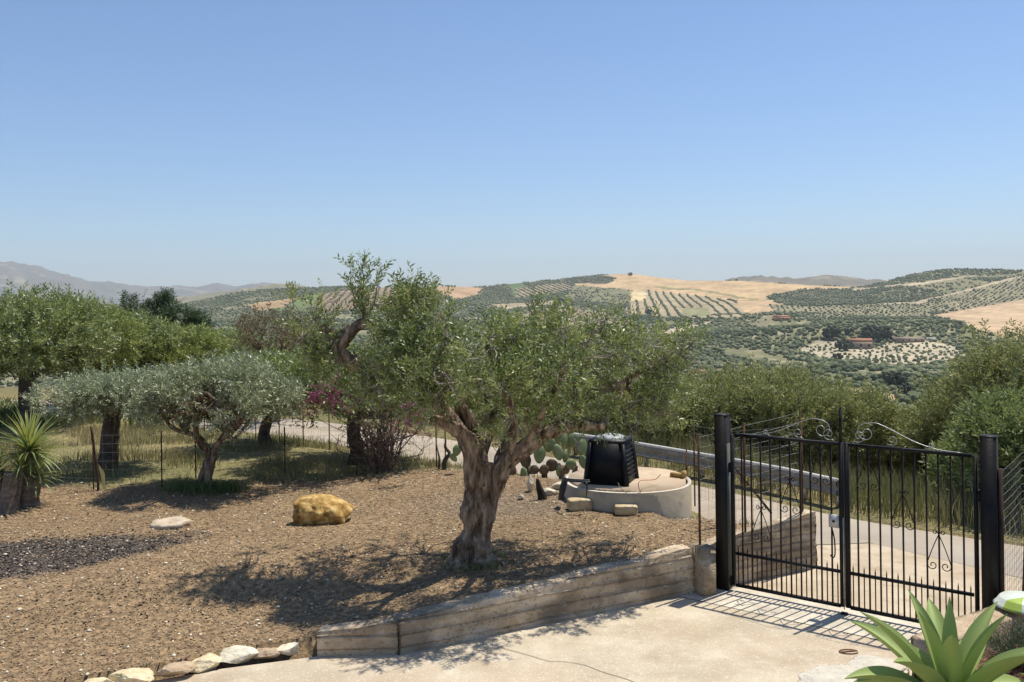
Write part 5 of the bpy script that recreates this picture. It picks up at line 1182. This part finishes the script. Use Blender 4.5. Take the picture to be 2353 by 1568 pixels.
# pale broken stones and a charred stump between the cactus and the cistern
for i, (px, py, Y, sz, lab) in enumerate(((1218, 1094, 14.9, (.13, .12, .34), 'upright pale stone slab beside the charred stump'), (1262, 1100, 14.6, (.34, .25, .16), 'broken pale stone on the left of the cistern'), (1290, 1085, 15.0, (.36, .25, .16), 'pale stone under the cactus pads at the cistern edge'), (1196, 1108, 14.4, (.15, .12, .09), 'small pinkish stone lying at the edge of the mulch near the cactus'))):
    x, y, z = atd(px, py, Y); V, F = ICO[3]; W, F = cut_rock(i+80, 11, 3, .10, .5, .8); W = W*np.array(sz)*.52; thing('rubble_stone', lab, 'stone', (x, y, .42+sz[2]*.35), .3*i, 'pale stones by the cistern', mesh('rubble_stone', W, None, F, True), white_st)
x, y, z = atd(1243, 1116, 14.3); q = MB(); c_ = crom([(.02, 0, -.1, .075), (.01, 0, .06, .07), (-.03, 0, .18, .05), (-.06, 0, .34, .022)], 4); q.tube(c_[:, :3], c_[:, 3], 9, flute=rough_flute(9, .2, 3)); thing('charred_stump', 'narrow blackened stump left of the cistern', 'stump', (x, y, .42), me=q.me('charred_stump', True), m=mat('charred_wood', [(.012, .01, .01), (.05, .04, .035)], scale=9, rough=.9, bump=.8))
b = gb(1022, 1078); q = MB(); c_ = crom([(0, 0, -.1, .05), (.0, 0, .15, .05), (.10, 0, .30, .035), (.02, 0, .42, .03), (.03, 0, .58, .012)], 4); q.tube(c_[:, :3], c_[:, 3], 7); q.tube([(-.12, 0, -.05), (-.10, 0, .2), (-.16, 0, .5)], [.025, .02, .01], 6); thing('dead_stub', 'twisted dead branch stub at the fence left of the old olive', 'stump', b, me=q.me('dead_stub', True), m=bark_dark)
# dark shrub by the agave
needle = leaf_mat('dark_needle_leaves', (.05, .085, .03), (.12, .17, .06), (.12, .15, .08), .15, .5)
TM_ND = sprig_templates(0, 26, .035, .006, .26)
x, y = 4.62, 7.85; t = thing('rosemary_bush', 'dark needle-leaved bush in the planted bed under the tub at the right edge', 'bush', (x, y, .33)); q = MB(); P = []; D = []
for i in range(150):
    a = random.uniform(0, 2*pi); r = .34*sqrt(random.random()); h = random.uniform(.12, .42)*(1-.4*r/.34); e = np.array((cos(a)*r*1.15, sin(a)*r*1.15, h)); P_, R_ = bent((cos(a)*r*.4, sin(a)*r*.4, 0), e, .006, .003, .1, 2); q.tube(P_, R_, 3, cap=False)
    for f in (.25, .5, .75): k = int(f*(len(P_)-1)); P.append(P_[k]); D.append(P_[-1]-P_[0]+RNG.normal(size=3)*.08)
part('stems', q, bark_dark, t); P = np.array(P); part('foliage', sprigs_mesh('foliage', P, np.array(D), RNG.uniform(.5, .9, len(P)), TM_ND, RNG.normal(size=len(P))*.2), needle, t)
# iron floor latch on the driveway
x, y = at(1950, 1497, .01); q = MB(); c_ = [(.075*cos(a)*1.3, .055*sin(a), .008) for a in np.linspace(.3, 5.8, 16)]; q.tube(c_, [.006]*16, 5); q.tube([(-.1, -.01, .008), (.1, .02, .008)], [.006, .006], 5); thing('floor_ring', 'rusty iron ring set in the driveway near the white stones', 'ring', (x, y, .0), me=q.me('floor_ring'), m=mat('rusty_ring', [(.16, .07, .035), (.26, .13, .07)], scale=20))
x, y = gp(LG/2, -.06); q = MB(); q.box((0, 0, .012), (.07, .05, .024)); thing('floor_stop', 'small black iron stop on the ground where the gate leaves meet', 'gate stop', (x, y, .0), GA, me=q.me('floor_stop'), m=black)

# ------------------------------------------------------------------ ground cover
def region(n, poly, f=None):
    xs = [p[0] for p in poly]; ys = [p[1] for p in poly]; X = RNG.uniform(min(xs), max(xs), n); Y = RNG.uniform(min(ys), max(ys), n); m = inpoly(poly, X, Y)
    if f is not None: m &= f(X, Y)
    return X[m], Y[m]
GPOLY = [(-15, 5), (-15, 17.5)]+[(x, y+.4) for x, y in zip(FX[1:], FY[1:])][:-1]+[(2.9, 15.3), (4.2, 11.9), (4.1, 11.9), (-1.24, 9.2), (-2.1, 9.15), (-4.15, 8.48), (-8, 6.1)]
def clearp(X, Y): return (~inpoly(PAVE, X, Y)) & (np.hypot(X-CC[0], Y-CC[1]) > 1.02)
X, Y = region(210000, GPOLY, lambda X, Y: clearp(X, Y) & (RNG.random(len(X)) < np.clip((12/np.hypot(X, Y))**1.0, .35, 1)) & (X > -.62*Y))
n = len(X); print('chips', n); Z = ground_z(X, Y)+RNG.uniform(.0, .012, n); th = RNG.random(n)*2*pi; l = RNG.uniform(.007, .019, n)*(1+.8*(RNG.random(n) < .05)); w = l*RNG.uniform(.25, .8, n); tl = RNG.normal(size=(n, 2))*.28
a = np.stack([np.cos(th)*l, np.sin(th)*l, tl[:, 0]*l], 1); c = np.stack([-np.sin(th)*w, np.cos(th)*w, tl[:, 1]*w], 1); b0 = np.stack([X, Y, Z+.004], 1)
V = np.stack([b0-a-c*.5, b0-c, b0+a, b0+c], 1).reshape(-1, 3)
dark_zone = np.hypot((X+7.5)/2.75, (Y-11.5-.42*(X+6.1))/1.0) < 1.0
ti = RNG.random(n)**1.25; 
chip_m = bpy.data.materials.new('mulch_chips'); chip_m.use_nodes = True; N = chip_m.node_tree.nodes; L = chip_m.node_tree.links
a_ = N.new('ShaderNodeAttribute'); a_.attribute_name = 'tint'; cr = N.new('ShaderNodeValToRGB'); L.new(a_.outputs['Fac'], cr.inputs[0]); L.new(cr.outputs[0], N['Principled BSDF'].inputs['Base Color']); N['Principled BSDF'].inputs['Roughness'].default_value = .9
e = cr.color_ramp.elements; e[0].color = (.11, .07, .04, 1); e[1].color = (.70, .57, .38, 1)
for p_, c_ in ((.3, (.235, .16, .088, 1)), (.65, (.34, .24, .135, 1)), (.94, (.44, .325, .19, 1))): q_ = e.new(p_); q_.color = c_
keep = ~dark_zone | (RNG.random(n) < .30)
V = V.reshape(-1, 4, 3)[keep].reshape(-1, 3); ti = ti[keep]
link('wood_chips', mesh('wood_chips', V, np.arange(len(V)).reshape(-1, 4), None, False, {'tint': np.repeat(ti, 4)}), chip_m, kind='stuff', label='brown wood chip mulch spread over the garden soil', category='mulch')
def pebbles(name, X, Y, s0, s1, m, label, cat, tint, zoff=0):
    n = len(X); s_ = RNG.uniform(s0, s1, n)*RNG.uniform(.6, 1.2, n); Z = ground_z(X, Y)+zoff; V0_, F0_ = ICO[0]; V = V0_[None]*s_[:, None, None]*RNG.uniform(.6, 1.2, (n, 1, 3))*RNG.uniform(.75, 1.15, (n, 12, 1)); V[..., 2] *= .7
    V = V+np.stack([X, Y, Z+s_*.3], 1)[:, None]; F = F0_[None]+np.arange(n)[:, None, None]*12
    return link(name, mesh(name, V.reshape(-1, 3), None, F.reshape(-1, 3), False, {'tint': np.repeat(tint(n), 12)}), m, kind='stuff', label=label, category=cat)
clk = bpy.data.materials.new('clinker'); clk.use_nodes = True; N = clk.node_tree.nodes; L = clk.node_tree.links; a_ = N.new('ShaderNodeAttribute'); a_.attribute_name = 'tint'; cr = N.new('ShaderNodeValToRGB'); L.new(a_.outputs['Fac'], cr.inputs[0]); L.new(cr.outputs[0], N['Principled BSDF'].inputs['Base Color']); N['Principled BSDF'].inputs['Roughness'].default_value = .8
e = cr.color_ramp.elements; e[0].color = (.02, .018, .02, 1); e[1].color = (.62, .56, .48, 1)
N['Principled BSDF'].inputs['Specular IOR Level'].default_value = .08
for p_, c_ in ((.4, (.075, .062, .052, 1)), (.85, (.17, .14, .115, 1)), (.95, (.30, .25, .20, 1))): q_ = e.new(p_); q_.color = c_
X, Y = region(34000, [(-11, 8.5), (-4, 8.5), (-4, 14), (-11, 14)], lambda X, Y: (np.hypot((X+7.5)/2.75, (Y-11.5-.42*(X+6.1))/1.0)+(fbm2(X*1.7, Y*1.7, 3, 40)-.5)*.35 < 1.0+.10*RNG.normal(size=len(X))) & (X > -.64*Y))
pebbles('dark_gravel', X, Y, .007, .024, clk, 'spread of black clinker and gravel at the left of the garden', 'gravel', lambda n: RNG.random(n))
X, Y = region(2600, GPOLY, lambda X, Y: clearp(X, Y) & (X > -.62*Y))
pebbles('scattered_pebbles', X, Y, .010, .026, stm['w'], 'pale pebbles scattered over the brown mulch', 'pebbles', lambda n: RNG.random(n))
# dry grass behind the garden, up to the road
def gmask(X, Y): return clearp(X, Y) & (Y > FEDGE(X)+(fbm2(X*1.3, Y*1.3, 3, 3)-.5)*.8) & (fbm2(X*.9, Y*.9, 3, 88) > .40+.12*RNG.random(len(X)))
X, Y = region(85000, [(-15, 15.2), (-15, 27), (-6, 22.2), (-1.2, 18.6), (2.2, 16.1), (2.9, 15.2), (1, 15.6), (-6, 15)], gmask)
tuft('meadow_grass', 'half dry meadow grass between the garden and the pale road', 'grass', None, 0, 0, .20, .013, grass_m, kind='stuff', arr=(X, Y), seed=1)
X, Y = region(16000, [(-30, 24), (-30, 33), (-12, 30), (-8, 25), (-12, 23.5)], lambda X, Y: fbm2(X*.5, Y*.5, 2, 5) > .4)
tuft('green_grass', 'green grass under the trees on the left', 'grass', None, 0, 0, .35, .05, green_grass, kind='stuff', arr=(X, Y), seed=2)
bank_g = leaf_mat('bank_grass', (.11, .14, .04), (.34, .30, .13), (.27, .25, .12), .3, .6)
rf = RFAR[3:-1]; poly = [(x+.12, y+.15) for x, y in rf]+[(x+2.6, y+2.8) for x, y in rf[::-1]]
X, Y = region(80000, poly, lambda X, Y: (fbm2(X*.9, Y*.9, 3, 90) > .36) & (dline(RFAR, X, Y) > .12+.35*fbm2(X*2, Y*2, 2, 4)))
tuft('bank_grass', 'tall green and straw coloured grass on the bank beyond the road', 'grass', None, 0, 0, .62, .013, bank_g, kind='stuff', arr=(X, Y), lean=.25, seed=4)
X, Y = region(5000, [(3.0, 14.2), (3.3, 13.5), (4.1, 11.9), (3.6, 11.75), (2.6, 12.6), (2.3, 13.6)], lambda X, Y: clearp(X, Y) & (fbm2(X*2, Y*2, 2, 5) > .5))
tuft('garden_weeds', 'thin green weeds on the garden edge right of the cistern', 'weeds', None, 0, 0, .16, .014, green_grass, kind='stuff', arr=(X, Y), seed=6)
b = gb(475, 1125); X = b[0]+RNG.normal(size=900)*.30; Y = b[1]-.1+RNG.normal(size=900)*.15; tuft('grass_tuft', 'green weeds round the foot of the small silvery olive', 'grass', None, 0, 0, .2, .02, green_grass, arr=(X, Y), seed=7)

# ------------------------------------------------------------------ far farmhouses and single trees
stone_w = mat('old_farm_wall', [(.28, .22, .16), (.42, .34, .25)], scale=.4, rough=.95); white_w = mat('white_farm_wall', [(.62, .60, .55), (.72, .70, .66)], scale=.3, rough=.9); tile = mat('terracotta_roof', [(.30, .13, .07), (.46, .23, .13)], scale=1.5, rough=.9); rose_w = mat('orange_farm_wall', [(.50, .26, .14), (.60, .34, .19)], scale=.4, rough=.9); win_m = mat('dark_window', [(.015, .016, .018), (.03, .03, .03)], scale=3, rough=.3)
def ground_at(px, py):
    """far ground point on a line of sight, found by walking outwards"""
    d = ray(px, py); R = np.exp(np.linspace(np.log(60), np.log(3000), 4000)); X = d[0]*R; Y = R; Zr = CAM[2]+d[2]*R; Zg = ground_z(X, Y); k = np.argmax(Zr < Zg)
    return float(X[k]), float(Y[k]), float(Zg[k])
def house(label, px, py, wpx, hpx, wm, rm, rz=0, gable=True, group=None, nwin=3, dpt=.7):
    x, y, z = ground_at(px, py); k = y/FPX; w, h = wpx*k, hpx*k; dp = w*dpt; t = thing('farmhouse', label, 'house', (x, y, z-.5), rz, group); hw = h*.72
    q = MB(); q.box((0, 0, hw/2), (w, dp, hw+.0)); wl_ = part('wall', q, wm, t)
    q = MB(); o = .35; 
    if gable:
        V = [(-w/2-o, -dp/2-o, hw), (w/2+o, -dp/2-o, hw), (w/2+o, dp/2+o, hw), (-w/2-o, dp/2+o, hw), (-w/2-o, 0, h*1.05), (w/2+o, 0, h*1.05)]; q.add(V, [(0, 1, 5, 4), (2, 3, 4, 5), (3, 2, 1, 0)], [(0, 4, 3), (1, 2, 5)])
    else: q.box((0, 0, hw+.2), (w+.5, dp+.5, .4))
    part('roof', q, rm, t)
    for i in range(nwin):
        q = MB(); q.box(((i+.5)/nwin*w-w/2, -dp/2-.02, hw*.5), (w/nwin*.28, .12, hw*.34)); part('window', q, win_m, t)
    return t
house('orange walled farmhouse down in the valley, just right of the old olive crown', 1602, 866, 36, 16, rose_w, tile, .15)
house('brown stone farm building on the pale knoll between dark trees', 1975, 800, 52, 22, stone_w, tile, -.2)
house('long low farm shed at the right end of the pale knoll', 2085, 784, 60, 12, stone_w, stone_w, .1, False, nwin=4)
house('small white building right of the long farm shed', 2140, 782, 18, 8, white_w, white_w, 0, False, nwin=1)
house('tiny white hut in the groves below the knoll, left side', 1754, 882, 12, 16, white_w, tile, .3, nwin=1)
house('pinkish roofed farmhouse on the slope left of the knoll', 1795, 735, 34, 10, rose_w, tile, .1)
house('small white house beside the pinkish roofed farmhouse', 1884, 752, 7, 8, white_w, white_w, 0, False, nwin=1)
house('pale house on the left ridge among the ploughed fields', 985, 664, 34, 6, white_w, white_w, 0, False, nwin=3)
def far_tree(label, px, py, wpx, hpx, nm='far_tree', cat='tree', slim=False):
    x, y, z = ground_at(px, py); k = y/FPX; q = thing(nm, label, cat, (x, y, z-.3)); m_ = bpy.data.materials['dark_grove_foliage']; mb = MB()
    for j in range(130):
        d = RNG.normal(size=3); d /= np.linalg.norm(d); p = d*np.array((wpx*k/2, wpx*k/2, hpx*k/2))*RNG.uniform(.5, .95)*(1-(.45*max(d[2], 0) if slim else 0)); p[2] += hpx*k*.52
        mb.add(ICO[0][0]*min(wpx, hpx)*k*RNG.uniform(.06, .13)+p, None, ICO[0][1], tint=float(np.clip(RNG.normal(.4, .25), 0, 1)))
    part('crown', mb, m_, q); mb = MB(); mb.tube([(0, 0, -.5), (0, 0, hpx*k*.4)], [wpx*k*.05]*2, 6); part('trunk', mb, bark_dark, q)
leaf_mat('dark_grove_foliage', (.022, .034, .018), (.07, .09, .045), (.03, .05, .02), 0, .8)
for a in (('dark round tree at the left end of the farm on the knoll', 1912, 780, 44, 32), ('largest dark tree behind the brown farm building', 2005, 785, 56, 38), ('dark tree touching the right of the largest one on the knoll', 2034, 782, 32, 34), ('dark tree in front of the farm on the knoll', 1938, 806, 40, 28), ('low dark tree at the foot of the pale knoll', 1925, 830, 28, 20), ('dark tree between the farm trees, higher up the slope', 1952, 770, 26, 16),
          ('dark clump in the valley right of the pale knoll foot', 2060, 895, 50, 44), ('dark clump lower down beside the tan track', 2085, 912, 44, 34), ('dark tree of the valley left of the tan track', 2035, 880, 36, 26), ('dark bush at the lower corner of the reddish field', 2150, 740, 14, 9), ('dark bush on the edge of the reddish field', 2205, 748, 16, 10), ('dark bush on the right edge of the reddish field', 2320, 775, 26, 14), ('single dark tree on the crest of the golden field', 1448, 634, 13, 8), ('dark trees in the corner of the striped orchard', 1492, 724, 22, 14), ('dark tree at the left of the striped orchard', 1290, 702, 36, 18)): far_tree(*a)
far_tree('slim dark cypress in the valley right of the orange farmhouse', 1682, 866, 14, 34, 'cypress', 'tree', True); far_tree('slim dark cypress just left of the other cypress', 1668, 858, 11, 24, 'cypress', 'tree', True)

# ------------------------------------------------------------------ air
hm = bpy.data.materials.new('haze_air'); hm.use_nodes = True; N = hm.node_tree.nodes; L = hm.node_tree.links
N.remove(N['Principled BSDF']); v = N.new('ShaderNodeVolumePrincipled'); v.inputs['Color'].default_value = (.86, .94, 1, 1)
v.inputs['Density'].default_value = 8.3e-5; v.inputs['Anisotropy'].default_value = .1
L.new(v.outputs[0], N['Material Output'].inputs['Volume'])
mb = MB(); mb.box((0, 0, 150), (30000, 30000, 1000)); hz = link('haze', mb.me('haze'), hm, kind='stuff')
